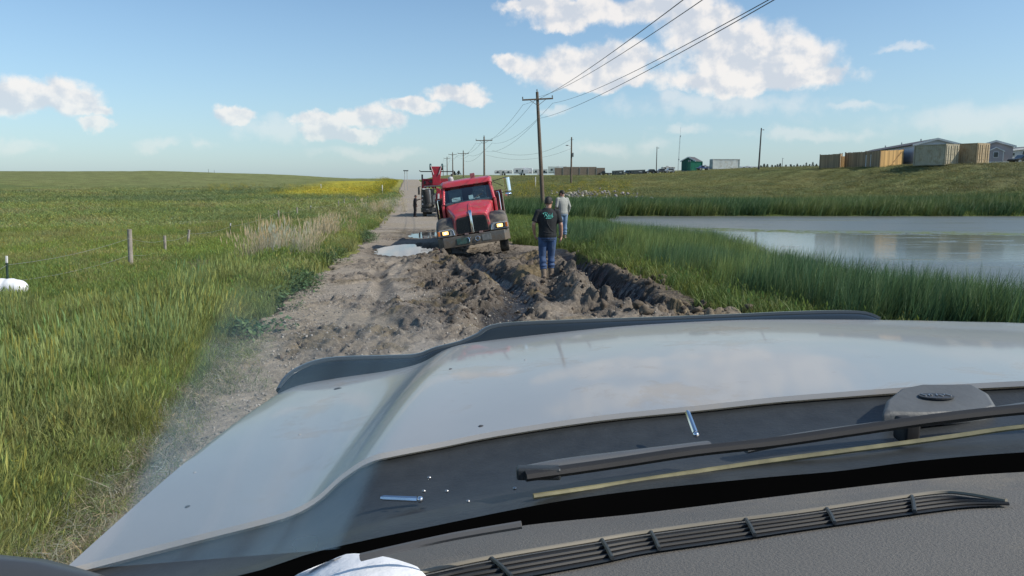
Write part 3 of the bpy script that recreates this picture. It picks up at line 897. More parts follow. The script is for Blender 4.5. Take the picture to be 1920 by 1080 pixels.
# bumper
MB().prism([(-1.20, .30), (-1.02, 0), (1.02, 0), (1.20, .30), (1.20, .42), (-1.20, .42)], 'z', .44, .79).build('bumper', bump_m, tr, bevel=.018)
bmp = tr.children[-1]
MB().box((-.36, -.012, .615), (.42, .014, .20)).build('licence_plate', mat('plate_green', (.045, .10, .085), .5, 0, .3, 30, dirt=(.12, .10, .08), dirt_amt=.4, dscale=9), bmp, bevel=.004)
MB().box((.42, -.008, .63), (.30, .012, .20)).build('bumper_plate', mat('scuffed_steel', (.26, .255, .24), .4, .6, .3, 9), bmp, bevel=.004)
ring = MB(); ring.rings([[Vector((.12 + (.072 + .013 * math.cos(b)) * math.cos(a), -.03 + .013 * math.sin(b), .63 + (.072 + .013 * math.cos(b)) * math.sin(a))) for b in np.linspace(0, 2 * math.pi, 9)[:-1]] for a in np.linspace(0, 2 * math.pi, 21)[:-1]], close=True)
ring.build('tow_ring', chrome, bmp, True)
MB().tube([(-.20, -.02, .71), (-.155, -.03, .65), (-.16, -.03, .56)], .016, 6).tube([(-.10, -.02, .71), (-.155, -.03, .65)], .014, 6).build('tow_hook', chrome, bmp, True)
for x in (-.22, .26):
    MB().box((x, .04, .82), (.13, .10, .07)).build('tow_bracket', mat('bracket_pinkish', (.22, .15, .14), .6), bmp, bevel=.01)


# wheels, chassis
def wheel(x, y, r=.50, wd=.28, name='wheel', par=tr):
    s = 1 if x > 0 else -1
    m = MB(); prof = [(.30, -wd / 2), (r - .03, -wd / 2), (r, -wd / 2 + .04), (r, wd / 2 - .04), (r - .03, wd / 2), (.30, wd / 2)]
    m.rings([[Vector((x + px_, y + rad * math.cos(a), r + rad * math.sin(a))) for a in np.linspace(0, 2 * math.pi, 29)[:-1]] for rad, px_ in prof], close=True)
    wv_ = m.build(name, tyre, par, True)
    m = MB(); m.rings([[Vector((x + px_ * s, y + rad * math.cos(a), r + rad * math.sin(a))) for a in np.linspace(0, 2 * math.pi, 21)[:-1]] for rad, px_ in ((.30, wd / 2 - .02), (.26, .03), (.12, .02), (.10, wd / 2), (.03, wd / 2 + .01))])
    m.build('rim', steel, wv_, True)
    return wv_


mirror(lambda s: wheel(.98 * s, .85))
mirror(lambda s: wheel(.93 * s, 6.1, wd=.5))
ch = MB()
for s in (-1, 1): ch.box((.42 * s, 4.0, .78), (.10, 7.6, .26))
ch.box((0, .85, .55), (1.7, .16, .16)).box((0, 6.1, .52), (1.7, .2, .22)).box((0, .9, .62), (.7, .9, .3))
ch.build('chassis', dark, tr)


# fenders: lofted arches
def fender(s):
    secs = [(.06, .80, .98), (.12, .80, 1.12), (.28, .82, 1.30), (.55, .98, 1.40), (.9, 1.10, 1.42), (1.25, .98, 1.36), (1.48, .80, 1.20)]
    rings = []
    for y, zb, zt in secs:
        xi, xo = .56, 1.20
        pts = [(xi, zb), (xi, zt - .02), (xi + .08, zt), (xo - .22, zt), (xo - .10, zt - .03), (xo - .03, zt - .10), (xo, zt - .22 if zt - .22 > zb + .02 else zb + .02), (xo, zb)]
        rings.append([Vector((s * px_, y, pz)) for px_, pz in pts])
    f = MB().rings(rings).build('fender', fend, tr, bevel=.012)
    # headlight set in the fender's front
    cx = s * .90
    h = MB().prism([(s * .60, .83), (s * .64, 1.00), (s * .70, 1.055), (s * 1.10, 1.055), (s * 1.16, .99), (s * 1.165, .85), (s * 1.12, .83)], 'y', .015, .10).build('headlight', lens, tr, bevel=.012)
    MB().box((cx, .008, .945), (.30, .03, .15)).build('lamp_housing', dark, h, bevel=.01)
    MB().box((cx, -.008, .945), (.19, .03, .11)).build('lamp', amber, h, bevel=.012)
    MB().ball((cx, -.022, .945), (.03, .012, .03), 10, 6).build('lamp_bulb', lamp_hot, h, True)
    MB().box((s * 1.12, .006, .945), (.07, .04, .15)).build('turn_signal', orange, h, bevel=.01)
    bz = MB().tube([(s * .61, .008, .84), (s * .645, .008, 1.0), (s * .70, .008, 1.045)], .012, 6).build('bezel', chrome, h, True)


mirror(fender)

# hood: red, narrowing to the grille
secs = [(.08, .60, .82, .52, 1.40, 1.47), (.12, .62, .82, .55, 1.43, 1.50), (.45, .66, .82, .62, 1.53, 1.60), (.95, .72, .85, .72, 1.65, 1.73), (1.50, .82, .95, .82, 1.77, 1.87)]
rings = []
for y, xb, zb, xt, zs, zt in secs:
    pts = [(-xb, zb), (-xb * .985, zb + .3), (-xt, zs - .02), (-xt + .05, zs + .025), (-xt * .5, zt - .02), (0, zt), (xt * .5, zt - .02), (xt - .05, zs + .025), (xt, zs - .02), (xb * .985, zb + .3), (xb, zb)]
    rings.append([Vector((a, y, b)) for a, b in pts])
hd = MB().rings(rings).build('hood', red, tr, bevel=.014)
MB().rings([[Vector((s * w_, y, z)) for s, w_, z in ((-1, a, zz - .01), (-1, a * .7, zz + h_), (1, a * .7, zz + h_), (1, a, zz - .01))] for y, a, zz, h_ in ((.16, .075, 1.50, .035), (.5, .07, 1.60, .035), (.95, .055, 1.725, .03), (1.2, .03, 1.80, .008))]).build('hood_ridge', red, hd, bevel=.008)
# grille: two mesh panels and a chrome centre bar
for s in (-1, 1):
    g = [(s * .05, .86), (s * .50, .86), (s * .525, 1.0), (s * .49, 1.30), (s * .43, 1.37), (s * .05, 1.40)]
    MB().prism(g, 'y', .058, .085).build('grille', grille_m, tr, bevel=.006)
    gr = tr.children[-1]
    sl = MB()
    for k in range(9): sl.box((s * (.09 + k * .047), .05, 1.10), (.006, .012, .46))
    for k in range(11): sl.box((s * .28, .048, .88 + k * .044), (.42, .008, .005))
    sl.build('grille_slat', mat('grille_slat_grey', (.06, .065, .065), .45, .6), gr)
MB().rings([[Vector((s * w_, y - d, z)) for s, w_, d in ((-1, .05, 0), (-1, .035, .03), (1, .035, .03), (1, .05, 0))] for y, z, w_ in ((.05, .84, 1), (.045, 1.1, 1), (.05, 1.38, 1), (.075, 1.50, 1), (.14, 1.56, 1), (.24, 1.575, 1))]).build('grille_bar', chrome, tr, bevel=.008)

# cab: floor, back, doors, pillars, roof, glass and what sits inside
MB().box((0, 2.95, 1.75), (1.86, .06, 1.60)).box((0, 2.2, 1.10), (1.86, 1.5, .10)).build('cab_back', dred, tr)
for s in (-1, 1):
    d = MB().prism([(1.48, .98), (2.98, .98), (2.98, 1.92), (1.48, 1.86)], 'x', s * .86, s * .955).build('door', red, tr, bevel=.02)
    MB().box((s * .972, 2.75, 1.78), (.03, .16, .04)).build('handle', chrome, d, bevel=.006)
    MB().prism([(1.62, 1.92), (2.86, 1.95), (2.86, 2.40), (1.90, 2.40)], 'x', s * .885, s * .895).build('side_window', tglass, d)
    MB().tube([(s * .88, 1.47, 1.84), (s * .84, 1.66, 2.15), (s * .80, 1.88, 2.46)], .048, 8).build('pillar', red, tr, True)
    MB().tube([(s * .90, 2.93, 1.9), (s * .86, 2.93, 2.46)], .06, 8).build('pillar', red, tr, True)
    MB().tube([(s * .99, 1.50, 2.02), (s * 1.06, 1.50, 2.04), (s * 1.075, 1.5, 1.95), (s * 1.07, 1.5, 1.40)], .018, 8).build('grab_rail', chrome, tr, True)
roofs = [(1.70, .74, 2.44, 2.50), (1.74, .84, 2.42, 2.58), (1.95, .90, 2.40, 2.64), (2.5, .92, 2.40, 2.66), (2.95, .90, 2.40, 2.62), (3.0, .85, 2.42, 2.56)]
MB().rings([[Vector((a, y, b)) for a, b in ((-xw, zb), (-xw, zt - .07), (-xw + .09, zt - .01), (0, zt + .01), (xw - .09, zt - .01), (xw, zt - .07), (xw, zb))] for y, xw, zb, zt in roofs]).build('roof', red, tr, bevel=.02)
rf = tr.children[-1]
MB().box((.26, 2.3, 2.735), (.17, .14, .15)).build('marker_lamp', mat('dusty_red_lamp', (.30, .10, .11), .5, 0, .2, 8), rf, bevel=.012)
MB().tube([(-.52, 2.4, 2.62), (-.52, 2.4, 2.70)], .10, 14).ball((-.52, 2.4, 2.72), (.10, .10, .09)).build('beacon', mat('grey_beacon', (.40, .42, .42), .3, 0, .2, 12), rf, True)
ws = MB().grid([[Vector((x * f, y - .03 * (1 - x * x), z)) for x in np.linspace(-1, 1, 9)] for f, y, z in ((.85, 1.50, 1.865), (.825, 1.66, 2.14), (.785, 1.84, 2.43))]).build('windshield', tglass, tr, True)
for s in (-1, 1):
    a, b = (Vector((s * .2, 1.43, 1.90)), Vector((s * .55 - .15, 1.58, 2.06)))
    MB().tube([a, a.lerp(b, .5), b + Vector((.1, 0, 0))], .008, 5).build('wiper', dark, tr)
inn = mat('cab_interior', (.11, .125, .135), .7)
MB().box((0, 1.72, 1.84), (1.66, .40, .10)).build('cab_dash', inn, tr, bevel=.02)
for x in (-.45, .42):
    MB().box((x, 2.55, 1.55), (.5, .5, .3)).box((x, 2.75, 1.98), (.48, .14, .7)).box((x, 2.74, 2.3), (.3, .12, .18)).build('seat', mat('seat_grey', (.34, .36, .36), .8), tr, bevel=.03)
MB().box((-.42, 1.66, 1.97), (.30, .02, .15), Matrix.Rotation(-.5, 3, 'X')).build('paper', mat('paper_grey', (.62, .64, .62), .7), tr)
MB().box((.10, 1.66, 1.98), (.16, .02, .16), Matrix.Rotation(-.5, 3, 'X')).build('paper', mat('paper_grey', (.62, .64, .62), .7), tr)
MB().tube([(.05, 1.62, 1.91), (.40, 1.62, 1.935)], .02, 8).build('rolled_paper', mat('paper_grey', (.62, .64, .62), .7), tr, True)
sw = MB(); Mx = Matrix.Rotation(R(35), 3, 'X')
sw.rings([[Vector((.36, 2.05, 2.02)) + Mx @ Vector(((.22 + .018 * math.cos(b)) * math.cos(a), .018 * math.sin(b), (.22 + .018 * math.cos(b)) * math.sin(a))) for b in np.linspace(0, 2 * math.pi, 7)[:-1]] for a in np.linspace(0, 2 * math.pi, 25)[:-1]], close=True)
sw.tube([(.36, 2.05, 2.02), (.36, 1.85, 1.85)], .03, 6).box((.36, 2.05, 2.02), (.40, .02, .04))
sw.build('steering_wheel', mat('wheel_grey', (.16, .17, .17), .5), tr, True)


def mirr(s):
    m = MB().rings([[Vector((s * 1.42 + .10 * math.cos(a), 1.62 + .06 * math.sin(a), z)) for a in np.linspace(0, 2 * math.pi, 15)[:-1]] for z in (2.00, 2.01, 2.46, 2.47)]).build('mirror', chrome if s > 0 else dark, tr, bevel=.006)  # left mirror's shade put into its colour through the dark material
    MB().ball((s * 1.40, 1.60, 1.90), (.115, .05, .075), 14, 8).build('convex_mirror', chrome if s > 0 else dark, m, True)
    MB().tube([(s * .93, 1.70, 2.42), (s * 1.42, 1.64, 2.49)], .014, 6).tube([(s * .96, 1.60, 1.95), (s * 1.40, 1.64, 2.0)], .014, 6).tube([(s * .93, 1.7, 2.40), (s * 1.25, 1.64, 2.2)], .010, 6).build('mirror_arm', dark, m, True)


mirror(mirr)
# service body behind the cab
MB().box((0, 5.4, 1.45), (2.46, 4.3, .95)).box((0, 3.30, 1.55), (2.5, .10, 1.10)).build('service_body', dred, tr, bevel=.02)
for s in (-1, 1):
    MB().tube([(s * 1.245, 3.22, 1.0), (s * 1.245, 3.22, 2.08)], .014, 6).build('body_trim', mat('faded_trim', (.36, .34, .30), .5), tr)
MB().box((0, 1.2, .95), (1.2, 1.0, .5)).build('engine', dark, tr)

# ------------------------------------------------------------------ the rig truck behind it
r0 = gp(817, 60)
r2 = empty('rig_truck', (r0.x, 60, road_z(r0.x, 60) + .02), R(1.5), 'dark fronted rig truck with red mast and sheaves, half hidden behind the leaning red truck', 'truck')
dk2 = mat('rig_black', (.020, .022, .025), .4, 0, .3, 3, dirt=(.14, .13, .11), dirt_amt=.35)
gy2 = mat('rig_grey', (.14, .145, .15), .4, .3, .25, 3)
wh2 = mat('rig_white', (.62, .62, .60), .5)
mag = mat('rig_red', (.40, .014, .035), .35, 0, .2, 2, dirt=(.14, .06, .06), dirt_amt=.4)
MB().prism([(-1.25, .25), (-1.1, 0), (1.1, 0), (1.25, .25), (1.25, .4), (-1.25, .4)], 'z', .35, .72).build('bumper', dk2, r2, bevel=.02)
for x in (-.7, .1, .8): MB().box((x, -.02, .56), (.22, .03, .10)).build('bumper_plate', wh2 if x > .5 else gy2, r2, bevel=.005)
MB().box((-.72, .75, 1.45), (.95, 1.4, 1.45)).build('cab_front', dk2, r2, bevel=.05)
cf = r2.children[-1]
MB().box((-.78, .03, 2.20), (.60, .05, .10)).build('chrome_trim', wh2, cf, bevel=.01)
for z, x in ((1.62, -1.08), (1.35, -1.12), (1.0, -1.08), (1.5, -.92)):
    MB().box((x, .03, z), (.10, .05, .12)).build('marker_lamp', wh2, cf, bevel=.01)
MB().rings([[Vector((-.56 + rr_ * math.cos(a), .0 - .06 * 0 + .16 * math.sin(a), z)) for a in np.linspace(0, 2 * math.pi, 17)[:-1]] for z, rr_ in ((.86, .12), (.95, .20), (1.25, .22), (1.75, .17), (2.10, .13), (2.17, .06))]).build('air_tank', gy2, r2, True)
MB().box((-.16, -.02, 1.35), (.24, .14, .8)).build('radiator', mat('rig_radiator', (.20, .20, .20), .45, .3, .3, 18), r2, bevel=.03)
MB().prism([(0.02, .8), (.5, .8), (.5, 2.05), (.02, 2.30)], 'y', .02, 1.5).build('engine_hood', mag, r2, bevel=.04)
MB().box((.20, -.02, 1.55), (.14, .03, .55)).build('badge_strip', wh2, r2, bevel=.01)
MB().box((.85, .8, 1.5), (.75, 1.5, 1.5)).build('cab_side', mag, r2, bevel=.05)
MB().box((0, 3.6, 1.5), (2.4, 4.5, .5)).build('rig_deck', dk2, r2, bevel=.03)
fr2 = MB()
for z, d in ((2.45, .10), (2.95, .12)): fr2.box((0, .9, z), (2.35, .18, d))
for x in (-1.1, -.6, -.1, .5, 1.1): fr2.box((x, .9, 2.6), (.12, .2, .75))
for x in (-.85, -.35, .2): fr2.box((x, .95, 2.68), (.30, .35, .34))
fr2.box((.45, 2.5, 2.85), (.9, 3.6, .35))
fr2.build('rig_frame', mag, r2, bevel=.012)
MB().box((-.45, 1.15, 2.70), (1.2, .08, .40)).build('rig_panel', mag, r2)
MB().box((.55, 1.15, 2.72), (.9, .08, .46)).build('rig_panel', mag, r2)
for x, z in ((-.95, 2.7), (-.72, 2.62), (-.45, 2.78), (-.2, 2.6), (.85, 2.72), (-.9, 2.32), (-.3, 2.32)): MB().box((x, .78, z), (.16, .14, .22), Matrix.Rotation(x * 3, 3, 'Y')).build('winch_gear', dk2 if z > 2.65 else mag, r2, bevel=.02)
MB().tube([(-1.16, .9, 2.1), (-1.16, .9, 3.35)], .07, 10).build('exhaust_stack', dk2, r2, True)
MB().tube([(1.2, .9, 2.1), (1.2, .9, 3.4)], .07, 10).build('exhaust_stack', dk2, r2, True)
MB().rings([[Vector((x, y, z)) for x, y in ((-w_, .5), (w_, .5), (w_, 1.0), (-w_, 1.0))] for z, w_ in ((2.5, .30), (3.2, .32), (3.75, .40), (3.98, .46))]).build('mast', mag, r2, bevel=.02)
ms = r2.children[-1]
for s in (-1, 1):
    MB().tube([(s * .20, .46, 3.35), (s * .44, .46, 4.05)], .03, 6).build('mast_brace', wh2, ms)
    MB().rings([[Vector((s * .47 + d, .75 + .22 * math.cos(a), 3.95 + .26 * math.sin(a))) for a in np.linspace(0, 2 * math.pi, 19)[:-1]] for d in (-.07, .07)]).build('sheave', mat('sheave_teal', (.03, .075, .08), .5), ms, bevel=.02)
    MB().tube([(s * .3, .8, 3.58), (s * 1.25, .8, 3.58), (s * 1.38, .8, 3.66)], .045, 6).build('mast_arm', dk2, ms)
MB().tube([(-.95, .1, 2.38), (.4, .1, 2.46)], .05, 8).build('handrail', gy2, r2, True)
MB().box((-1.38, .2, 2.05), (.14, .10, .62)).build('mirror', dk2, r2, bevel=.03)
MB().tube([(-1.2, .2, 2.38), (-1.38, .2, 2.38)], .025, 6).build('mirror_arm', dk2, r2)
mirror(lambda s: wheel(1.0 * s, .9, par=r2))
mirror(lambda s: wheel(1.0 * s, 5.2, wd=.5, par=r2))

# ------------------------------------------------------------------ people
def remesh(mb, name, m, parent, vox=.010, sm=4):
    me = bpy.data.meshes.new(name); me.from_pydata(mb.v, [], mb.f); me.update()
    bm = bmesh.new(); bm.from_mesh(me); bmesh.ops.recalc_face_normals(bm, faces=bm.faces); bm.to_mesh(me); bm.free()
    o = bpy.data.objects.new(name, me); COL.objects.link(o)
    md = o.modifiers.new('r', 'REMESH'); md.mode = 'VOXEL'; md.voxel_size = vox
    md = o.modifiers.new('s', 'SMOOTH'); md.factor = .5; md.iterations = sm
    dg = bpy.context.evaluated_depsgraph_get(); ev = o.evaluated_get(dg)
    nm = bpy.data.meshes.new_from_object(ev)
    o.modifiers.clear(); o.data = nm; bpy.data.meshes.remove(me); nm.name = name
    nm.materials.clear(); nm.materials.append(m)
    nm.polygons.foreach_set('use_smooth', [True] * len(nm.polygons))
    o.parent = parent
    return o


def ell(c, rx, ry, n=16, tilt=0):
    return [Vector((c[0] + rx * math.cos(a), c[1] + ry * math.sin(a), c[2] + tilt * math.sin(a))) for a in np.linspace(0, 2 * math.pi, n + 1)[:-1]]


def hand(mb, wrist, direction, palm_n, side):
    """palm, four unequal curled fingers and a thumb; direction = where the fingers point"""
    d = Vector(direction).normalized(); n = Vector(palm_n); n = (n - d * n.dot(d)).normalized(); s = d.cross(n).normalized() * side
    wv_ = Vector(wrist)
    k = wv_ + d * .085
    mb.rings([[c + s * (a * math.cos(q)) + n * (b * math.sin(q)) for q in np.linspace(0, 2 * math.pi, 11)[:-1]] for c, a, b in ((wv_ - d * .02, .027, .02), (wv_ + d * .02, .032, .019), (wv_ + d * .06, .042, .018), (k + d * .005, .042, .015))])
    for i, L in enumerate((.068, .078, .072, .056)):
        b0 = k + s * (.031 - .0207 * i) - d * .01
        p1 = b0 + d * L * .5 + n * .008; p2 = p1 + d * L * .35 + n * .022; p3 = p2 + d * L * .15 + n * .022
        mb.tube([b0, p1, p2, p3], [.0098, .0095, .009, .0075], 7)
    b0 = wv_ + d * .03 + s * .028; p1 = b0 + s * .028 + d * .028 + n * .012; p2 = p1 + d * .036 + n * .014 + s * .006
    mb.tube([b0, p1, p2], [.014, .012, .009], 7)


def person(loc, rz, label, pose, skin, shirt_m, pant_m, boot_m, hair_m, sleeve='short', cap_m=None, H=1.0, lean=0., head_yaw=0., head_pitch=0., shirt_len=.96, fat=1.0):
    root = empty('person', loc, rz, label, 'person'); root.scale = (H, H, H)
    V_ = Vector
    ln = lambda z: lean * max(0, z - .95)
    hipL, hipR = V_((-.095, 0, .93)), V_((.095, 0, .93))
    kL, kR, aL, aR = [V_(p) for p in pose['legs']]
    sL, sR = V_((-.195, ln(1.45), 1.445)), V_((.195, ln(1.45), 1.445))
    eL, wL, eR, wR = [V_(p) for p in pose['arms']]
    hc = V_((pose.get('hx', 0), ln(1.66) + .02 - math.sin(head_pitch) * .05, 1.655 - .02 * abs(math.sin(head_pitch))))
    HM = Matrix.Rotation(head_yaw, 3, 'Z') @ Matrix.Rotation(-head_pitch, 3, 'X')
    def torso(mb, e, z0):
        prof = [(.86, .155, .115, 0), (.95, .165, .125, 0), (1.05, .155, .118, 0), (1.16, .165, .122, 0), (1.28, .185, .125, .0), (1.38, .195, .115, 0), (1.45, .165, .09, 0), (1.50, .085, .07, 0), (1.53, .06, .06, 0)]
        mb.rings([ell((0, ln(z), z), (a + e) * fat, (b + e) * fat) for z, a, b, _ in prof if z >= z0 - .001])
    B = MB()
    torso(B, -.012, .86)
    for s, h, k, a in ((-1, hipL, kL, aL), (1, hipR, kR, aR)):
        B.tube([h, h.lerp(k, .5) + V_((0, -.0, 0)), k, k.lerp(a, .35) + V_((0, -.015, 0)), a], [.085, .075, .055, .054, .040], 12)
        B.tube([a + V_((0, -.05, -.03)), a + V_((0, .07, -.045)), a + V_((0, .16, -.05))], [.04, .038, .03], 10)
    for s, sh, e, w_ in ((-1, sL, eL, wL), (1, sR, eR, wR)):
        B.tube([sh + V_((-s * .05, 0, .01)), sh, sh.lerp(e, .5), e, e.lerp(w_, .35), w_], [.06, .058, .046, .039, .039, .027], 12)
        hd_ = (w_ - e).normalized()
        hand(B, w_, pose.get('hd%d' % s, hd_ * .9 + V_((0, .1, -.2))), V_(pose.get('pn%d' % s, (-s, .15, 0))), -s)
    B.tube([(0, ln(1.46), 1.46), hc + V_((0, -.02, -.10)), hc + V_((0, -.01, -.04))], [.062, .056, .055], 12)
    head = MB()
    hr = [(-.125, .03, .035, .045), (-.11, .045, .05, .035), (-.07, .062, .072, .02), (-.02, .072, .090, .005), (.03, .076, .098, -.005), (.07, .071, .092, -.008), (.10, .052, .068, -.008), (.118, .02, .028, -.006)]
    head.rings([ell((0, cy, z), a, b, 18) for z, a, b, cy in hr])
    head.tube([(0, .092, .015), (0, .112, -.022), (0, .098, -.035)], [.010, .016, .012], 8)        # nose
    for s in (-1, 1):
        head.tube([(s * .074, -.005, .022), (s * .084, -.014, .012), (s * .082, -.012, -.018), (s * .074, -.004, -.032)], [.010, .013, .012, .008], 7)   # ears
        head.tube([(s * .012, .092, .034), (s * .032, .090, .038), (s * .055, .074, .032)], .010, 6)     # brows
    head.tube([(-.024, .086, -.062), (0, .096, -.060), (.024, .086, -.062)], .008, 6)                  # mouth
    def HP(v): return hc + HM @ V_(v)
    B.add([HP(v) for v in head.v], head.f)
    body = remesh(B, 'body', skin, root, .0068, 3)
    eye = mat('eye_dark', (.02, .015, .012), .2)
    for s in (-1, 1): MB().ball(HP((s * .030, .0885, .018)), (.010, .006, .006), 8, 6).build('eye', eye, root, True)
    # hair or cap
    if hair_m:
        hm = MB()
        hm.rings([[HP(p) for p in ell((0, cy, z), a + .007, b + .007, 18, tl)] for z, a, b, cy, tl in ((-.045, .064, .045, -.045, .012), (-.01, .072, .075, -.020, .02), (.03, .0765, .092, -.010, .03), (.07, .0715, .092, -.008, .012), (.10, .053, .070, -.008, .0), (.12, .02, .028, -.006, 0))])
        remesh(hm, 'hair', hair_m, root, .008, 2)
    if cap_m:
        cm = MB()
        cm.rings([[HP(p) for p in ell((0, cy, z), a + .012, b + .012, 18)] for z, a, b, cy in ((.025, .077, .099, -.005), (.07, .072, .094, -.008), (.105, .052, .068, -.008), (.128, .02, .028, -.006))])
        cm.rings([[HP((x * (1 - .2 * i), .08 + .045 * i, .040 + dz - .014 * i - .15 * x * x * 4 * .3)) for x in np.linspace(-.075, .075, 7)] + [HP((x * (1 - .2 * i), .08 + .045 * i, .030 + dz - .014 * i - .15 * x * x * 4 * .3)) for x in np.linspace(.075, -.075, 7)] for i, dz in ((0, 0), (1, 0), (1.8, 0))])
        remesh(cm, 'cap', cap_m, root, .006, 2)
    # shirt
    sm = MB(); torso(sm, .016, shirt_len - .12 if shirt_len < .98 else .95)
    sm.rings([ell((0, ln(z), z), a * fat, b * fat) for z, a, b in ((shirt_len, .182, .142), (shirt_len + .03, .176, .138), (1.10, .172, .136))])
    for s, sh, e, w_ in ((-1, sL, eL, wL), (1, sR, eR, wR)):
        if sleeve == 'short':
            sm.tube([sh + V_((-s * .06, 0, .01)), sh + V_((s * .005, 0, .0)), sh.lerp(e, .5), sh.lerp(e, .82)], [.07, .073, .068, .070], 12)
        else:
            sm.tube([sh + V_((-s * .06, 0, .01)), sh + V_((s * .005, 0, .0)), sh.lerp(e, .5), e, e.lerp(w_, .5), e.lerp(w_, .97)], [.07, .072, .062, .056, .050, .042], 12)
    shirt = remesh(sm, 'shirt', shirt_m, root, .010, 4)
    # trousers
    pm_ = MB(); pm_.rings([ell((0, 0, z), a * fat, b * fat) for z, a, b in ((.84, .165, .125), (.90, .176, .137), (.97, .172, .133), (1.03, .163, .126))])
    for h, k, a in ((hipL, kL, aL), (hipR, kR, aR)):
        e_ = a.lerp(k, pose.get('cuff', .1))
        pm_.tube([h + V_((0, 0, -.02)), h.lerp(k, .5), k, k.lerp(e_, .22) + V_((0, -.010, 0)), k.lerp(e_, .4) + V_((.006, -.012, 0)), k.lerp(e_, .58) + V_((-.008, 0, 0)), k.lerp(e_, .72) + V_((.006, -.006, 0)), k.lerp(e_, .86) + V_((0, .006, 0)), e_], [.106, .095, .079, .070, .082, .070, .084, .072, .080], 12)
    remesh(pm_, 'trousers', pant_m, root, .010, 3)
    for s, k, a in ((-1, kL, aL), (1, kR, aR)):
        bm_ = MB(); bm_.tube([a.lerp(k, .42), a.lerp(k, .2), a, a + V_((0, -.02, -.045))], [.064, .060, .054, .056], 12)
        bm_.tube([a + V_((0, -.055, -.048)), a + V_((0, .04, -.04)), a + V_((s * .012, .13, -.052)), a + V_((s * .015, .175, -.055))], [.040, .046, .044, .034], 10)
        bm_.box(a + V_((s * .006, .055, -.085)), (.088, .27, .022))
        remesh(bm_, 'boot', boot_m, root, .009, 3)
    return root, shirt


skin1 = mat('skin', (.42, .235, .17), .55, 0, .1, 14)
cloth_black = mat('black_cotton', (.012, .014, .017), .85, 0, .25, 9, bump=.4, bscale=14)
denim = mat('blue_denim', (.036, .072, .160), .85, 0, .35, 7, bump=.5, bscale=16, dirt=(.085, .12, .19), dirt_amt=.35, dscale=4)
denim2 = mat('faded_denim', (.14, .22, .34), .85, 0, .3, 7, bump=.4, bscale=16)
boots = mat('muddy_boots', (.19, .15, .115), .85, 0, .35, 12, bump=.5, bscale=40)
grey_shirt = mat('grey_cotton', (.30, .31, .29), .85, 0, .12, 8, bump=.4, bscale=12)
camo = mat('camouflage_cap', (.045, .045, .028), .8, 0, .5, 22, dirt=(.012, .012, .010), dirt_amt=.6, dscale=18)
hair = mat('dark_hair', (.016, .013, .011), .6, 0, .4, 60, bump=.4, bscale=120)
blackc = mat('dark_clothes', (.018, .014, .016), .85, 0, .2, 6)

f1 = at(1026, 524, 16.4)
STAND = [(-.09, .01, .50), (.10, .015, .50), (-.085, -.02, .10), (.095, .01, .10)]
print('FEET', f1, road_z(f1.x, 16.4), float(base_z(np.array([f1.x]), np.array([16.4]))[0]))
p1, shirt1 = person((f1.x, 16.4, f1.z), R(2), 'man in black T-shirt with teal back print and blue jeans, standing on the mud', {'legs': [(-.105, .03, .50), (.085, .06, .51), (-.075, -.06, .10), (.085, .05, .12)], 'arms': [(-.30, -.03, 1.19), (-.27, .10, .97), (.285, -.03, 1.17), (.30, .04, .93)], 'cuff': .30, 'hx': .02, 'hd1': (.0, .25, -1), 'pn1': (-1, .2, 0), 'hd-1': (.2, .5, -.8)},
                      skin1, cloth_black, denim, boots, hair, 'short', None, 1.03, .03, R(-25), R(14), fat=1.10)
# print on the back of the T-shirt: script lettering drawn as strokes and laid on the cloth
bv = BVHTree.FromPolygons([v.co.copy() for v in shirt1.data.vertices], [tuple(p.vertices) for p in shirt1.data.polygons])
def on_back(x, z):
    h = bv.ray_cast(Vector((x, -1, z)), Vector((0, 1, 0)))
    return (h[0] + Vector((0, -.003, 0))) if h[0] else None
teal = mat('teal_print', (.16, .62, .54), .8)
STRK = [[(-.088, .028), (-.096, .050), (-.070, .064), (-.035, .066), (-.016, .052), (-.022, .032), (-.052, .022)], [(-.056, .060), (-.060, .020), (-.072, -.030)], [(-.050, .022), (-.030, -.005), (-.006, -.032), (.004, -.030)],
        [(.000, -.004), (.014, .008), (.016, .020), (.006, .022), (-.002, .004), (.004, -.020), (.020, -.024), (.030, -.010)], [(.030, .016), (.028, -.018), (.036, -.024)], [(.034, .040), (.036, .046)],
        [(.072, .004), (.058, .014), (.046, -.002), (.052, -.022), (.068, -.018), (.078, .006), (.088, .056)], [(.080, .020), (.076, -.016), (.090, -.026), (.098, -.012)],
        [(-.046, -.056), (-.030, -.050), (-.034, -.066), (-.046, -.062)], [(-.020, -.054), (.075, -.050), (.088, -.040)], [(-.020, -.064), (.06, -.062)]]
pr = MB()
for st_ in STRK:
    P = []
    for x, z in [tuple(v)[:2] for v in cr([Vector((a, b, 0)) for a, b in st_], 5)]:
        q = on_back(x * 1.05, 1.375 + z * .95)
        if q: P.append(q)
    if len(P) > 1: pr.tube(P, .0078, 6, flat=.5)
pr.build('back_print', teal, shirt1)
fold = MB()
for pts in ([(-.035, 1.29), (-.01, 1.20), (.04, 1.11), (.10, 1.04)], [(.0, 1.19), (.05, 1.09), (.12, 1.03)], [(-.10, 1.04), (.0, 1.01), (.10, 1.0)]):
    P = [on_back(v.x, v.y) for v in cr([Vector((a, b, 0)) for a, b in pts], 6)]
    P = [q for q in P if q]
    if len(P) > 2: fold.tube([q + Vector((0, .006, 0)) for q in P], [.004] + [.012] * (len(P) - 2) + [.004], 6)
fold.build('cloth_fold', cloth_black, shirt1, True)

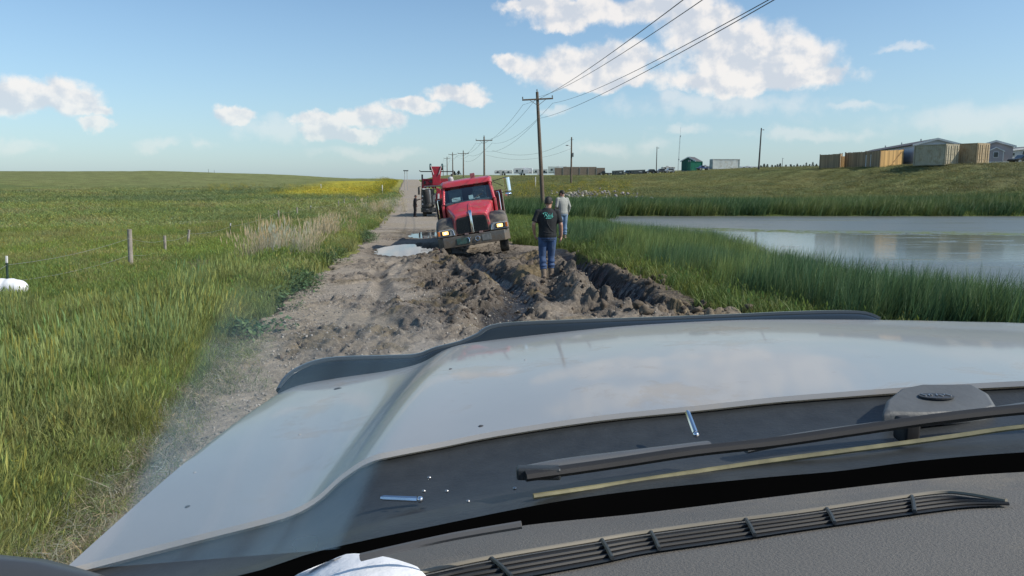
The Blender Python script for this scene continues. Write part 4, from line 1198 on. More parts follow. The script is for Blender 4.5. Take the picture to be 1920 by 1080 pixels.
f2 = at(1055, 447, 27.6)
person((f2.x, 27.6, f2.z), R(28), 'man in grey shirt, faded jeans and camouflage cap, looking down by the reeds', {'legs': STAND, 'arms': [(-.26, .02, 1.18), (-.20, .20, 1.02), (.28, -.02, 1.17), (.27, .08, .94)], 'hx': 0},
       skin1, grey_shirt, denim2, boots, hair, 'long', camo, 1.0, .10, R(20), R(32), fat=1.08)
f3 = at(778, 403, 59.5)
person((f3.x, 59.5, road_z(f3.x, 59.5) + .02), R(-65), 'person in dark clothes reaching one arm to the rig truck', {'legs': [(-.09, .02, .50), (.10, .05, .50), (-.09, -.04, .10), (.11, .0, .10)], 'arms': [(-.24, .26, 1.34), (-.16, .52, 1.42), (.26, .0, 1.18), (.24, .08, .95)]},
       mat('tanned_skin', (.20, .10, .07), .6), blackc, blackc, blackc, hair, 'long', None, .98, .10, 0, R(10))

# ------------------------------------------------------------------ poles and wires
wood_pole = mat('weathered_pole', (.125, .095, .070), .85, 0, .3, 3, bump=.5, bscale=20)
wire_m = mat('wire_aluminium', (.10, .105, .11), .5, .3)
insul = mat('grey_insulator', (.16, .17, .18), .3)


def upole(x, y, h, label, arm=2.7, lean=(0, 0), r=.16, group=None, z=None, arm_z=.65, rz=0):
    z = gz(x, y) - .3 if z is None else z
    o = empty('utility_pole', (x, y, z), 0, label, 'utility pole', group, rot=Euler((lean[1], lean[0], rz)))
    MB().tube([(0, 0, 0), (0, 0, h * .5), (0, 0, h)], [r, r * .85, r * .62], 12).build('pole', wood_pole, o, True)
    if arm:
        za = h - arm_z
        MB().box((0, -r * .7, za), (arm, .10, .13)).build('crossarm', wood_pole, o, bevel=.012)
        ca_ = o.children[-1]
        for s in (-1, 1):
            MB().tube([(s * arm * .26, -r * .75, za - .05), (0, -r * .8, za - .55)], .022, 6).build('brace', wood_pole, o)
            MB().tube([(s * arm * .48, -r * .7, za + .06), (s * arm * .48, -r * .7, za + .16), (s * arm * .48, -r * .7, za + .28)], [.03, .06, .045], 8).build('insulator', insul, ca_, True)
        MB().tube([(0, 0, h), (0, 0, h + .12), (0, 0, h + .24)], [.03, .06, .04], 8).build('insulator', insul, o, True)
        MB().tube([(0, -r, za - 1.0), (0, -r - .12, za - 1.0)], [.05, .05], 8).build('neutral_clamp', insul, o, True)
    return o


b1 = at(1018, 392, 68)
P1 = (b1.x + .05, 68)
h1 = at(1007, 172, 68).z - gz(*P1) + .3
leanx = math.atan2(at(1007, 172, 68).x - P1[0], h1)
pole1 = upole(*P1, h1, 'tall brown utility pole with crossarm, leaning behind the two men', 2.75, (leanx, 0), .20, rz=.07)
poles = [pole1]
for px, Y, top, nm in ((908, 126, 256, 'second utility pole along the road, straight and dark with two low loops'), (869, 190, 283, 'third utility pole along the road, right one of the close pair with crossarms'),
                       (849, 255, 286, 'fourth utility pole along the road, left one of the close pair with crossarms'), (838.5, 315, 294, 'fifth and shorter utility pole along the road beside the rig mast'), (831, 400, 309, 'farthest and shortest utility pole along the road, against the rig mast')):
    x = at(px, 325, Y).x
    z0 = gz(x, Y) - .3
    poles.append(upole(x, Y, at(px, top, Y).z - z0, nm, 2.75, (0, 0), .18 if Y < 200 else .2, 'utility poles along the road'))
bpy.context.view_layer.update()


def wire(a, b, sag, label, r=.012, n=22, group='overhead wires'):
    pts = [a.lerp(b, i / n) - Vector((0, 0, 4 * sag * (i / n) * (1 - i / n))) for i in range(n + 1)]
    o = MB().tube(pts, r, 5).build('power_line', wire_m, None, True)
    return tag(o, label, 'wire', group)


def tips(o, h=None):
    me = o.children[0].data
    H = max(v.co.z for v in me.vertices)
    mw = o.matrix_world
    return [mw @ Vector(p) for p in ((-1.32, -.12, H - .37), (0, 0, H + .24), (1.32, -.12, H - .37), (0, -.3, H - 1.65))]


names = ['left crossarm end', 'pole top', 'right crossarm end', 'neutral clamp']
T1 = tips(pole1)
ends = [at(1290, -40, 16), at(1330, -40, 17), at(1452, -40, 15.5), at(1460, -40, 15.0)]
for k in range(4):
    far = T1[k] + (ends[k] - T1[k]) * 1.0
    e2 = T1[k] + (far - T1[k]) * 1.25
    wire(T1[k], e2, .55, 'near power line rising upper right from the %s of the tall pole' % names[k], .011)
order = ['first and second poles', 'second and third poles', 'third and fourth poles', 'fourth and fifth poles', 'fifth and farthest poles']
for i in range(len(poles) - 1):
    A, Bq = tips(poles[i]), tips(poles[i + 1])
    for k in range(4):
        if i > 1 and k in (1, 3): continue
        wire(A[k], Bq[k], 1.1 if i == 0 else .9, 'power line between the %s, from the %s' % (order[i], names[k]), .013 if i == 0 else .018)
x = at(1071, 325, 130).x
sp_ = upole(x, 130, at(1071, 257, 130).z - gz(x, 130) + .3, 'dark service pole with a street light, in front of the brown wall', 0, (0, 0), .17)
H = max(v.co.z for v in sp_.children[0].data.vertices)
MB().tube([(-.1, -.1, H - 1.6), (-.6, -.1, H - 1.35)], .03, 6).build('lamp_arm', steel, sp_, True)
MB().ball((-.75, -.1, H - 1.4), (.28, .12, .08)).build('lamp_head', mat('lamp_grey', (.12, .13, .14), .4), sp_, True)
MB().tube([(0, -.1, H - .4), (.35, -.1, H - .4)], .03, 6).build('bracket', steel, sp_)
MB().box((.25, -.15, H - 3.0), (.22, .2, .7)).build('meter_box', mat('lamp_grey', (.12, .13, .14), .4), sp_, bevel=.02)
T2 = tips(poles[1]); top = Vector((x, 130, sp_.location.z + H - .3))
wire(T2[2] - Vector((0, 0, 1.2)), top, 1.6, 'upper sagging service wire from the second pole to the street light pole', .018)
wire(T2[3] - Vector((0, 0, .6)), top - Vector((0, 0, 1.6)), 1.3, 'lower sagging service wire from the second pole to the street light pole', .014)


def lightpole(px, Y, top, label, lean=0, r=.13, cat='light pole', name='light_pole'):
    p = gp(px, Y, -.3)
    h = at(px, top, Y).z - p.z
    o = empty(name, p, 0, label, cat, rot=Euler((0, lean, 0)))
    MB().tube([(0, 0, 0), (0, 0, h)], [r, r * .6], 10).build('pole', mat('dark_pole', (.055, .05, .048), .7, 0, .2, 4), o, True)
    if cat == 'light pole':
        MB().tube([(0, 0, h - .35), (.3, 0, h - .28)], .03, 6).build('lamp_arm', steel, o)
        MB().ball((.42, 0, h - .32), (.17, .1, .08)).build('lamp_head', mat('lamp_grey', (.12, .13, .14), .4), o, True)
    return o


lightpole(1230.5, 185, 275, 'thin dark light pole left of the green shed')
lightpole(1422, 140, 240, 'tall dark light pole right of the white container', R(1.2), .17)
lightpole(1466, 300, 296, 'small distant pale light pole above the dark conifers', 0, .12)
lightpole(391, 420, 317, 'tiny distant pole on the left hill crest, left of two', 0, .12, 'pole', 'distant_pole')
lightpole(402, 420, 319, 'tiny distant pole on the left hill crest, right of two', 0, .12, 'pole', 'distant_pole')
p = gp(1271, 205, -.2); h = at(1271, 238, 205).z - p.z
o = empty('antenna_mast', p, 0, 'thin lattice radio mast standing behind the green shed', 'antenna', rot=Euler((0, R(1.8), 0)))
for a in range(3):
    MB().tube([(.13 * math.cos(a * 2.09), .13 * math.sin(a * 2.09), 0), (.10 * math.cos(a * 2.09), .10 * math.sin(a * 2.09), h * .8)], .022, 5).build('mast_leg', steel, o)
MB().tube([(0, 0, h * .78), (0, 0, h)], .025, 5).build('whip', steel, o)
mb = MB()
for k in range(22): mb.tube([(.13 * math.cos(k * 2.09), .13 * math.sin(k * 2.09), k * h * .036), (.13 * math.cos((k + 1) * 2.09), .13 * math.sin((k + 1) * 2.09), (k + 1) * h * .036)], .014, 4)
mb.build('lattice_brace', steel, o)
MB().box((0, -.15, h * .28), (.3, .15, .4)).build('antenna_box', steel, o, bevel=.02)
MB().box((.05, -.15, h * .8), (.25, .15, .35)).build('antenna_box', steel, o, bevel=.02)
p = gp(761, 150, -.2); h = at(761, 320, 150).z - p.z
o = empty('nesting_platform', p, 0, 'flat topped post above the yellow flowers left of the road', 'post')
for s in (-.28, .28): MB().tube([(s, 0, 0), (s * .8, 0, h)], .05, 8).build('post', mat('pale_post', (.34, .33, .31), .8), o, True)
MB().box((0, 0, h), (.95, .6, .20)).build('platform', mat('dark_platform', (.06, .07, .08), .8), o, bevel=.02)

# ------------------------------------------------------------------ the camp on the right
def corr(mb, L, H_, D_, n, amp=.03):
    """corrugated box walls"""
    def side(p, q, nn):
        d = (q - p); N = Vector((d.y, -d.x, 0)).normalized(); pts = []
        for i in range(nn):
            for f, o_ in ((0, 0), (.35, 0), (.5, amp), (.85, amp)): pts.append(p + d * ((i + f) / nn) + N * -o_)
        return pts
    c_ = [Vector((-L / 2, -D_ / 2, 0)), Vector((L / 2, -D_ / 2, 0)), Vector((L / 2, D_ / 2, 0)), Vector((-L / 2, D_ / 2, 0))]
    ring = []
    for a, b, k in ((0, 1, n), (1, 2, max(3, int(n * D_ / L))), (2, 3, n), (3, 0, max(3, int(n * D_ / L)))): ring += side(c_[a], c_[b], k)
    mb.rings([[p + Vector((0, 0, z)) for p in ring] for z in (0, H_)])
    return mb


def container(px, Y, L, rz, col, name, label, door='x+', H_=2.6, dz=0, fade=None):
    p = gp(px, Y, dz)
    o = empty('shipping_container', p, rz, label, 'shipping container')
    m = mat(name + '_paint', col, .55, .2, .14, .8, dirt=fade or (col[0] * .8, col[1] * .72, col[2] * .62), dirt_amt=.35, dscale=1.2)
    m2 = mat(name + '_frame', tuple(c * .8 for c in col), .5, .2, .12, 2)
    corr(MB(), L - .16, H_ - .24, 2.28, int(L / .28)).build('wall', m, o, loc=(0, 0, .12))
    fr_ = MB()
    for x in (-L / 2 + .06, L / 2 - .06):
        for y in (-1.16, 1.16): fr_.box((x, y, H_ / 2), (.13, .13, H_))
    for z in (.07, H_ - .07):
        for y in (-1.16, 1.16): fr_.box((0, y, z), (L - .26, .11, .12))
        for x in (-L / 2 + .06, L / 2 - .06): fr_.box((x, 0, z), (.11, 2.19, .12))
    fr_.box((0, 0, H_ - .03), (L - .1, 2.3, .03))
    fr_.build('frame', m2, o)
    s = 1 if door == 'x+' else -1
    for y in (-.56, .56):
        d = MB().box((s * (L / 2 + .03), y, H_ / 2), (.07, 1.08, H_ - .3)).build('door', m, o, bevel=.01)
        for q in (-.22, .22): MB().tube([(s * (L / 2 + .10), y + q, .2), (s * (L / 2 + .10), y + q, H_ - .2)], .03, 6).build('lock_bar', m2, d)
        for z in (.6, 1.3, 2.0): MB().box((s * (L / 2 + .075), y, z), (.03, 1.0, .05)).build('door_rib', m2, d)
    return o


tan = (.43, .385, .28)
container(1752, 96, 4.4, R(-66), tan, 'tan_container', 'tan shipping container with double doors, in front of the long grey barrack', 'x+')
container(1818, 95, 3.0, R(-64), (.44, .34, .21), 'ochre_container', 'faded ochre shipping container between the tan container and the gabled grey house', 'x+')
container(1358, 190, 6.9, R(4), (.60, .62, .60), 'white_container', 'white shipping container right of the blue pickup', 'x-', 2.5)
container(1302, 193, 3.2, R(10), (.010, .16, .10), 'green_container', 'small bright green container box against the green shed', 'x+', 2.3)

# houses
vinyl_blue = mat('blue_grey_siding', (.50, .54, .60), .6, 0, .06, 2)
vinyl_mauve = mat('mauve_siding', (.36, .33, .345), .6, 0, .06, 2)
pale_siding = mat('pale_siding', (.55, .56, .55), .6, 0, .06, 2)
roof_m = mat('asphalt_shingle', (.075, .075, .082), .85, 0, .25, 5, bump=.3, bscale=10)
trim_w = mat('white_trim', (.68, .69, .68), .5)
win_d = mat('window_dark', (.03, .04, .05), .1, 0, .1, 3)


def house(p, rz, Wd, L, Hw, Hr, wall, label, wins=(), skirt=.5, name='mobile_home', cat='house', lines=True):
    """gable front on the local -y side, ridge along +y"""
    o = empty(name, p, rz, label, cat)
    MB().prism([(-Wd / 2, skirt), (Wd / 2, skirt), (Wd / 2, Hw), (0, Hw + Hr), (-Wd / 2, Hw)], 'y', 0, L).build('wall', wall, o)
    wl = o.children[-1]
    if lines:
        cl = MB()
        for k in range(int((Hw - skirt) / .22)):
            z = skirt + .1 + k * .22
            cl.box((-Wd / 2 - .008, L / 2, z), (.014, L, .02)).box((0, -.008, z), (Wd, .014, .02)).box((Wd / 2 + .008, L / 2, z), (.014, L, .02))
        cl.build('siding_course', wall, wl)
    MB().box((0, L / 2, skirt / 2), (Wd - .08, L - .08, skirt)).build('skirting', trim_w, o)
    for s in (-1, 1):
        MB().prism([(0, Hw + Hr + .02), (s * (Wd / 2 + .3), Hw - .3 * Hr / (Wd / 2) + .02), (s * (Wd / 2 + .3), Hw - .3 * Hr / (Wd / 2) + .14), (0, Hw + Hr + .15)], 'y', -.3, L + .3).build('roof', roof_m, o)
        MB().prism([(0, Hw + Hr - .10), (s * (Wd / 2 + .31), Hw - .3 * Hr / (Wd / 2) - .12), (s * (Wd / 2 + .31), Hw - .3 * Hr / (Wd / 2) + .15), (0, Hw + Hr + .17)], 'y', -.36, -.302).build('fascia', trim_w, o)
    for side, u, z, ww, hh in wins:
        if side == 'f': c_, d, d2 = (u, -.03, z), (ww, .06, hh), (ww + .16, .05, hh + .16)
        else: c_, d, d2 = (-Wd / 2 - .03, u, z), (.06, ww, hh), (.05, ww + .16, hh + .16)
        wf = MB().box(c_, d2).build('window', trim_w, o)
        MB().box((c_[0] - (.012 if side != 'f' else 0), c_[1] - (.012 if side == 'f' else 0), c_[2]), d).build('pane', win_d, wf)
    return o


g = at(1754, 300, 106)
hA = house((g.x, 106, gz(g.x, 106)), R(-14), 5.6, 40, 2.85, .75, vinyl_blue, 'long blue grey barrack with dark roof behind the plank fence', [('s', 9, 1.9, 1.0, .9), ('s', 18, 1.9, .6, .6), ('s', 20, 1.9, .6, .6)])
for y_ in (6, 17, 28): MB().tube([(-.5, y_, 3.3), (-.5, y_, 3.95)], .10, 8).build('vent_pipe', steel, hA, True)
g = at(1864, 300, 104)
hB = house((g.x, 104, gz(g.x, 104)), R(-24), 4.2, 24, 2.5, .68, vinyl_mauve, 'mauve grey house with a gabled entry porch and white skirting', [('s', 5, 1.8, .9, .8)])
MB().prism([(-.85, .45), (.85, .45), (.85, 1.80), (0, 2.25), (-.85, 1.80)], 'y', -1.0, -.01).build('porch', vinyl_mauve, hB)
pc_ = hB.children[-1]
for s in (-1, 1):
    MB().prism([(0, 2.26), (s * 1.02, 1.71), (s * 1.02, 1.83), (0, 2.38)], 'y', -1.12, 0).build('porch_roof', trim_w, pc_)
    MB().box((s * .86, -.98, 1.2), (.10, .10, 1.5)).build('corner_trim', trim_w, pc_)
wf = MB().box((0, -1.02, 1.35), (.62, .05, .8)).build('window', trim_w, pc_)
MB().box((0, -1.05, 1.35), (.5, .03, .66)).build('pane', win_d, wf)
MB().box((0, -.52, .22), (1.7, .96, .44)).build('porch_skirting', trim_w, hB)
g = at(1922, 300, 112)
hC = house((g.x + 2.2, 112, gz(g.x, 112)), R(0), 9, 8, 2.2, .5, pale_siding, 'pale low house cut by the right edge of the picture', [('f', -2.2, 1.6, 1.0, .9), ('f', -4.0, 1.6, .3, .4)])
gr_side = mat('shed_green', (.012, .11, .085), .55, 0, .12, 3)
gr_dk = mat('shed_dark_teal', (.030, .048, .055), .6, 0, .12, 3)
p = gp(1290, 196, 0)
sh = house(p, R(-32), 3.6, 4.6, 2.6, .95, gr_side, 'green gabled shed with a dark roof below the radio mast', [('f', .3, 2.6, .5, .25)], .1, 'shed', 'shed')
MB().box((-1.83, 2.3, 1.35), (.05, 4.5, 2.45)).build('side_panel', gr_dk, sh)
for s in (-.7, .7): MB().box((s, -.05, 1.15), (.9, .05, 2.0)).build('door', gr_side, sh, bevel=.01)

# plank fence pens
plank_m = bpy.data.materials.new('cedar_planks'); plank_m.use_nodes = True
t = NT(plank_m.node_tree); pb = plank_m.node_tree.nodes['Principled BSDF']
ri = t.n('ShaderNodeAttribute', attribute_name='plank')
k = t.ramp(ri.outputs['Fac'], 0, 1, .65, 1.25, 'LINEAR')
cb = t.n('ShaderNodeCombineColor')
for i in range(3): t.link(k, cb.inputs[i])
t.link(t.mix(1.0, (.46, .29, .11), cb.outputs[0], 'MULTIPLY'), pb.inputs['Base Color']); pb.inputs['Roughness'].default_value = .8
shaded_wood = plank_m.copy(); shaded_wood.name = 'shaded_planks'
for n_ in shaded_wood.node_tree.nodes:
    if n_.type == 'MIX': n_.inputs[6].default_value = (.30, .22, .13, 1)  # darker copy: shade of the fence sides away from the sun put into colour


def plank_panel(parent, a, b, h, m, name='panel'):
    a, b = Vector(a), Vector(b); L = (b - a).length; d = (b - a) / L; N = Vector((d.y, -d.x, 0)); n = max(2, int(L / .19)); mb = MB(); rnd = random.Random(int(L * 100))
    A = []
    for i in range(n):
        c_ = a + d * (L * (i + .5) / n); hh = h + rnd.uniform(-.04, .03); v = rnd.random()
        mb.box(c_ + Vector((0, 0, hh / 2)), (L / n * .93, .03, hh), Matrix.Rotation(math.atan2(d.y, d.x), 3, 'Z')); A += [v] * 8
    for z in (.4, h - .35):
        mb.box(a.lerp(b, .5) - N * .035 + Vector((0, 0, z)), (L, .04, .10), Matrix.Rotation(math.atan2(d.y, d.x), 3, 'Z')); A += [.4] * 8
    o = mb.build(name, m, parent)
    at_ = o.data.attributes.new('plank', 'FLOAT', 'POINT'); at_.data.foreach_set('value', A)
    return o


def pen(pts, h, label, mats_, openings=()):
    P = [gp(*q) for q in pts]; root = empty('plank_fence', P[0], 0, label, 'fence')
    Q = [q - P[0] for q in P]
    for i in range(len(Q) - 1):
        if i in openings: continue
        plank_panel(root, Q[i], Q[i + 1], h, mats_[i % len(mats_)])
    for q in Q: MB().box(q + Vector((0, 0, h / 2 + .05)), (.12, .12, h + .1)).build('post', mats_[0], root, bevel=.01)
    return root


pen([(1536, 118), (1573, 112), (1577, 119)], 2.15, 'dark brown plank fence pen standing apart at the left end', [shaded_wood])
pen([(1583, 113), (1621, 107.5), (1648, 103), (1691, 107), (1668, 118)], 2.25, 'plank fence pen with one sunlit golden side and a diagonal gate brace', [shaded_wood, shaded_wood, plank_m, plank_m])
fp = bpy.context.scene.objects['plank_fence.001']
for a, b in (((1622, 107.2), (1622, 107.2)), ((1631, 105.8), (1631, 105.8))):
    q = gp(*a) - Vector(fp.location)
    MB().box(q + Vector((0, -.06, .95)), (.12, .10, 1.7)).build('post', trim_w, fp)
qa, qb = gp(1668, 105) - Vector(fp.location), gp(1688, 106.6) - Vector(fp.location)
MB().tube([qa + Vector((0, -.15, .1)), qb + Vector((0, -.15, 2.0))], .07, 6).build('gate_brace', plank_m, fp)
tag(MB().box(gp(1577, 116, .9), (.5, .8, 1.7)).build('timber_stack', mat('warm_timber', (.42, .26, .11), .8, 0, .3, 8), bevel=.03), 'stack of warm timber boards in the gap between the two plank pens', 'timber')
# windbreak wall
p = gp(1087, 200, -.2)
o = empty('windbreak_wall', p, R(-3), 'long low brown sheet wall behind the service pole', 'wall')
wbm = mat('brown_sheet', (.21, .165, .125), .75, 0, .15, 1.5)
Lw = (1133 - 1040) / F * 200
for i in range(6):
    MB().box((-Lw / 2 + (i + .5) * Lw / 6, 0, 1.25 + (.12 if 1 <= i <= 4 else 0)), (Lw / 6 - .03, .12, 2.1 + (.24 if 1 <= i <= 4 else 0))).build('panel', wbm, o)
    MB().box((-Lw / 2 + i * Lw / 6, -.1, 1.15), (.10, .10, 2.3)).build('post', steel, o)


# travel trailers
def trailer(px0, px1, Y, top, col, label, slide=False, nose=True):
    p = gp((px0 + px1) / 2, Y); L = (px1 - px0) / F * Y; h = at(px0, top, Y).z - p.z
    o = empty('travel_trailer', p, R(random.uniform(-6, 6)), label, 'trailer')
    m = mat('trailer_%d' % px0, col, .45, 0, .06, 2)
    x0, x1 = -L / 2, L / 2
    prof = [(x0 + .2, .6), (x1, .6), (x1, h - .1), (x1 - .15, h), (x0 + .5, h), (x0, h - .5)] if nose else [(x0, .6), (x1, .6), (x1, h), (x0, h)]
    MB().prism(prof, 'y', -1.2, 1.2).build('body', m, o, bevel=.05)
    for f in (.2, .5, .78):
        wf = MB().box((x0 + L * f, -1.215, h * .62), (L * .10, .04, .62)).build('window', mat('trailer_frame', (.05, .05, .05), .5), o)
        MB().box((x0 + L * f, -1.24, h * .62), (L * .085, .02, .5)).build('pane', win_d, wf)
    MB().box((x0 + L * .36, -1.22, h * .5), (.7, .04, 1.8)).build('door', mat('trailer_door', tuple(c * .8 for c in col), .5), o)
    mb = MB(); mb.box((0, -1.21, .95), (L * .92, .02, .18)).build('stripe', mat('trailer_stripe_%d' % px0, tuple(c * .35 for c in col), .5), o)
    if slide: MB().box((x0 + L * .68, -1.4, h * .52), (L * .28, .5, h * .55)).build('slide_out', m, o, bevel=.03)
    for s in (-.45, .45):
        MB().tube([(s, -1.2, .38), (s, -1.0, .38)], .38, 14).build('wheel', tyre, o, True)
    MB().box((x0 + L * .55, 0, h + .12), (.8, .7, .24)).build('roof_unit', trim_w, o, bevel=.04)
    return o


trailer(927, 961, 262, 319, (.60, .61, .60), 'small white travel trailer, first and leftmost of the row', False)
trailer(963, 998, 250, 315, (.62, .63, .64), 'white fifth wheel trailer with a dark swoosh stripe, second of the row', True)
trailer(999, 1026, 246, 317, (.50, .55, .53), 'pale grey green travel trailer, third of the row beside the tall pole', False)
trailer(1028, 1063, 243, 312, (.56, .60, .57), 'tallest pale green trailer, at the right end of the row', True, False)
trailer(1241, 1264, 225, 313, (.48, .49, .46), 'pale trailer partly hidden behind the left side of the green shed', False, False)
trailer(1386, 1420, 260, 312, (.52, .55, .57), 'faint pale trailer between the white container and the tall light pole', False, False)
trailer(1312, 1336, 235, 311, (.50, .54, .57), 'faint pale flat trailer behind the blue pickup', False, False)


def dumpster(px0, px1, Y, top, label):
    p = gp((px0 + px1) / 2, Y); L = (px1 - px0) / F * Y; h = at(px0, top, Y).z - p.z
    o = empty('dumpster', p, R(8), label, 'dumpster')
    m = mat('dumpster_dark', (.030, .045, .050), .6, .1, .25, 1.5)
    MB().prism([(-L / 2, .15), (L / 2, .15), (L / 2, h * .92), (-L / 2, h * .82)], 'y', -.9, .9).build('bin', m, o, bevel=.02)
    MB().prism([(-L / 2 - .03, h * .84), (L / 2 + .03, h * .94), (L / 2 + .03, h), (-L / 2 - .03, h * .90)], 'y', -.95, .95).build('lid', dark, o)
    for s in (-.3, .1, .42): MB().box((s * L, -.93, h * .45), (.08, .06, h * .6)).build('rib', m, o)
    MB().box((L * .15, -.95, h * .6), (L * .22, .02, h * .2)).build('notice', mat('grey_notice', (.25, .28, .30), .6), o)
    return o


dumpster(1149, 1168, 188, 319, 'smaller dark dumpster with pale notices, left of two')
dumpster(1181, 1208, 188, 318, 'wider dark teal dumpster, right of two')


def car(px0, px1, Y, top, col, label, kind='suv', rz=0, name='parked_car', cat='car'):
    p = gp((px0 + px1) / 2, Y); L = (px1 - px0) / F * Y; h = max(1.2, at(px0, top, Y).z - p.z)
    o = empty(name, p, R(rz), label, cat)
    m = mat('car_%d' % px0, col, .3, .1, .05, 2, coat=.5)
    a = L / 2
    if kind == 'pickup': prof = [(-a, .45), (a, .45), (a, h * .62), (a * .05, h * .62), (-a * .0, h), (-a * .42, h), (-a * .58, h * .66), (-a * .97, h * .60)]
    else: prof = [(-a, .40), (a, .40), (a * .98, h * .62), (a * .80, h * .95), (a * .5, h), (-a * .25, h), (-a * .52, h * .64), (-a * .97, h * .58)]
    MB().prism(prof, 'y', -.88, .88).build('body', m, o, bevel=.05)
    x0, x1 = (-a * .45, -a * .06) if kind == 'pickup' else (-a * .3, a * .7)
    MB().box(((x0 + x1) / 2, -.885, h * .80), (x1 - x0, .03, h * .24)).build('side_window', win_d, o)
    for s in (-.62, .62):
        w_ = MB().tube([(s * a, -.92, .36), (s * a, -.72, .36)], .36, 14).build('wheel', tyre, o, True)
        MB().tube([(s * a, -.935, .36), (s * a, -.92, .36)], .2, 10).build('rim', steel, w_, True)
        w_ = MB().tube([(s * a, .72, .36), (s * a, .90, .36)], .36, 14).build('wheel', tyre, o, True)
    MB().box((-a - .01, -.6, h * .5), (.04, .3, .14)).build('headlight', lens, o)
    MB().box((-a - .02, 0, .52), (.06, 1.7, .16)).build('bumper', dark, o)
    return o


car(1306, 1331, 186, 315, (.03, .06, .16), 'dark blue pickup parked right of the green shed', 'pickup', 6, 'parked_pickup', 'pickup')
car(1210, 1228, 186, 320, (.02, .022, .026), 'black car parked at the foot of the thin light pole, left of the silver car')
car(1122, 1146, 200, 322, (.03, .035, .04), 'dark vehicle left of the smaller dumpster', 'pickup', 0, 'parked_pickup', 'pickup')
car(1229, 1247, 184, 321, (.10, .10, .11), 'charcoal car just right of the thin light pole')
car(1246, 1264, 180, 323, (.42, .43, .44), 'silver car in front of the green shed dark side', 'suv')
car(1168, 1182, 196, 320, (.05, .08, .12), 'dark bluish car between the two dumpsters')
car(1895, 1940, 97, 296, (.018, .020, .026), 'black car parked before the pale house at the right edge', 'suv', -5)

# ------------------------------------------------------------------ trees
needle = mat('conifer_needles', (.020, .036, .022), .9, 0, .5, 3)
bark = mat('bark', (.07, .05, .035), .9)


def conifer(px, Y, top, wd, label, group):
    p = gp(px, Y, -.1); h = at(px, top, Y).z - p.z
    o = empty('conifer_tree', p, 0, label, 'tree', group)
    MB().tube([(0, 0, 0), (0, 0, h * .95)], [.12, .02], 6).build('trunk', bark, o)
    mb = MB(); rnd = random.Random(px)
    for i in range(230):
        z = .12 + .88 * rnd.random(); r = wd * (1.03 - z) * (.35 + .65 * rnd.random()); a = rnd.random() * 6.28
        c_ = Vector((r * math.cos(a), r * math.sin(a), z * h)); s = .16 + .24 * rnd.random()
        d = Vector((math.cos(a), math.sin(a), .3)).normalized(); n_ = Vector((-math.sin(a), math.cos(a), rnd.uniform(-.5, .5)))
        mb.add([c_ - d * s, c_ + n_ * s * .5, c_ + d * s, c_ - n_ * s * .5], [(0, 1, 2, 3)])
    mb.build('crown', needle, o)


tl = [(1432, 308), (1438, 309), (1447, 310), (1453, 311), (1457, 309), (1473, 310), (1482, 309), (1488, 311), (1494, 308), (1500, 311), (1506, 310), (1511, 306), (1517, 309), (1523, 305), (1530, 308), (1426, 311), (1462, 307)]
for px, top in tl: conifer(px, 290, top - 1, 1.5, 'small dark conifer in the far row between the light pole and the plank pens', 'far row of conifers')
conifer(852, 300, 321, .9, 'narrow dark tree behind the truck roof, left of two', None)
conifer(860, 300, 320, 1.5, 'wider dark tree behind the truck roof, right of two', None)
conifer(1166, 300, 322, 1.6, 'dark bush shaped tree just behind the smaller dumpster', None)

# ------------------------------------------------------------------ wire fence on the left
fpost = mat('grey_fence_wood', (.30, .27, .23), .85, 0, .3, 6, bump=.5, bscale=30)
tpost = mat('green_steel_post', (.030, .060, .045), .6, .2, .2, 6)
tip_w = mat('post_white_tip', (.6, .6, .58), .6)
FP = [(-60, 560, 500, 'T', 16.6, 0), (14, 541, 480, 'T', 17.8, 3), (245, 497, 430, 'W', 23.0, 2), (311, 487, 443, 'W', 28.0, 1), (351, 468, 437, 'W', 31.0, 10), (430, 448, 424, 'T', 37.5, 8), (523, 417, 397, 'W', 50.0, 0), (557, 413, 398, 'W', 56.0, 3), (583, 408, 392, 'T', 60.0, 2), (635, 397, 383, 'W', 74, 2), (646, 396, 379, 'W', 79, 0), (667, 390, 377, 'W', 86, 0), (690, 386, 376, 'W', 96, 0)]
g0 = at(FP[2][0], FP[2][1], FP[2][4])
fence = empty('wire_fence', (g0.x, FP[2][4], gz(g0.x, FP[2][4])), 0, 'sagging wire fence on wooden and steel posts across the pasture', 'fence')
F0 = Vector(fence.location); tops = []
for i, (px, by, ty, kind, Y, lean) in enumerate(FP):
    q = at(px, by, Y); z = gz(q.x, Y); h = max(.75, at(px, ty, Y).z - z)
    A = Vector((q.x, Y, z - .1)) - F0; Tp = A + Vector((math.tan(R(lean)) * h, 0, h + .1)); tops.append((A, Tp))
    if kind == 'W': MB().tube([A, A.lerp(Tp, .5), Tp], [.075, .07, .066] if i in (2,) else [.055, .05, .05], 9).build('post', fpost, fence, True)
    else:
        MB().tube([A, A.lerp(Tp, .85)], .028, 5).build('post', tpost, fence)
        MB().tube([A.lerp(Tp, .85), Tp], .029, 5).build('post_tip', tip_w, fence.children[-1])
fw = mat('fence_wire', (.33, .33, .30), .5, .5)
for f in (.42, .80):
    for (a, b), (c_, d) in zip(tops, tops[1:]):
        p_, q_ = a.lerp(b, f), c_.lerp(d, f)
        MB().tube([p_.lerp(q_, k / 6) - Vector((0, 0, .10 * 4 * (k / 6) * (1 - k / 6))) for k in range(7)], .0045, 4).build('wire', fw, fence)
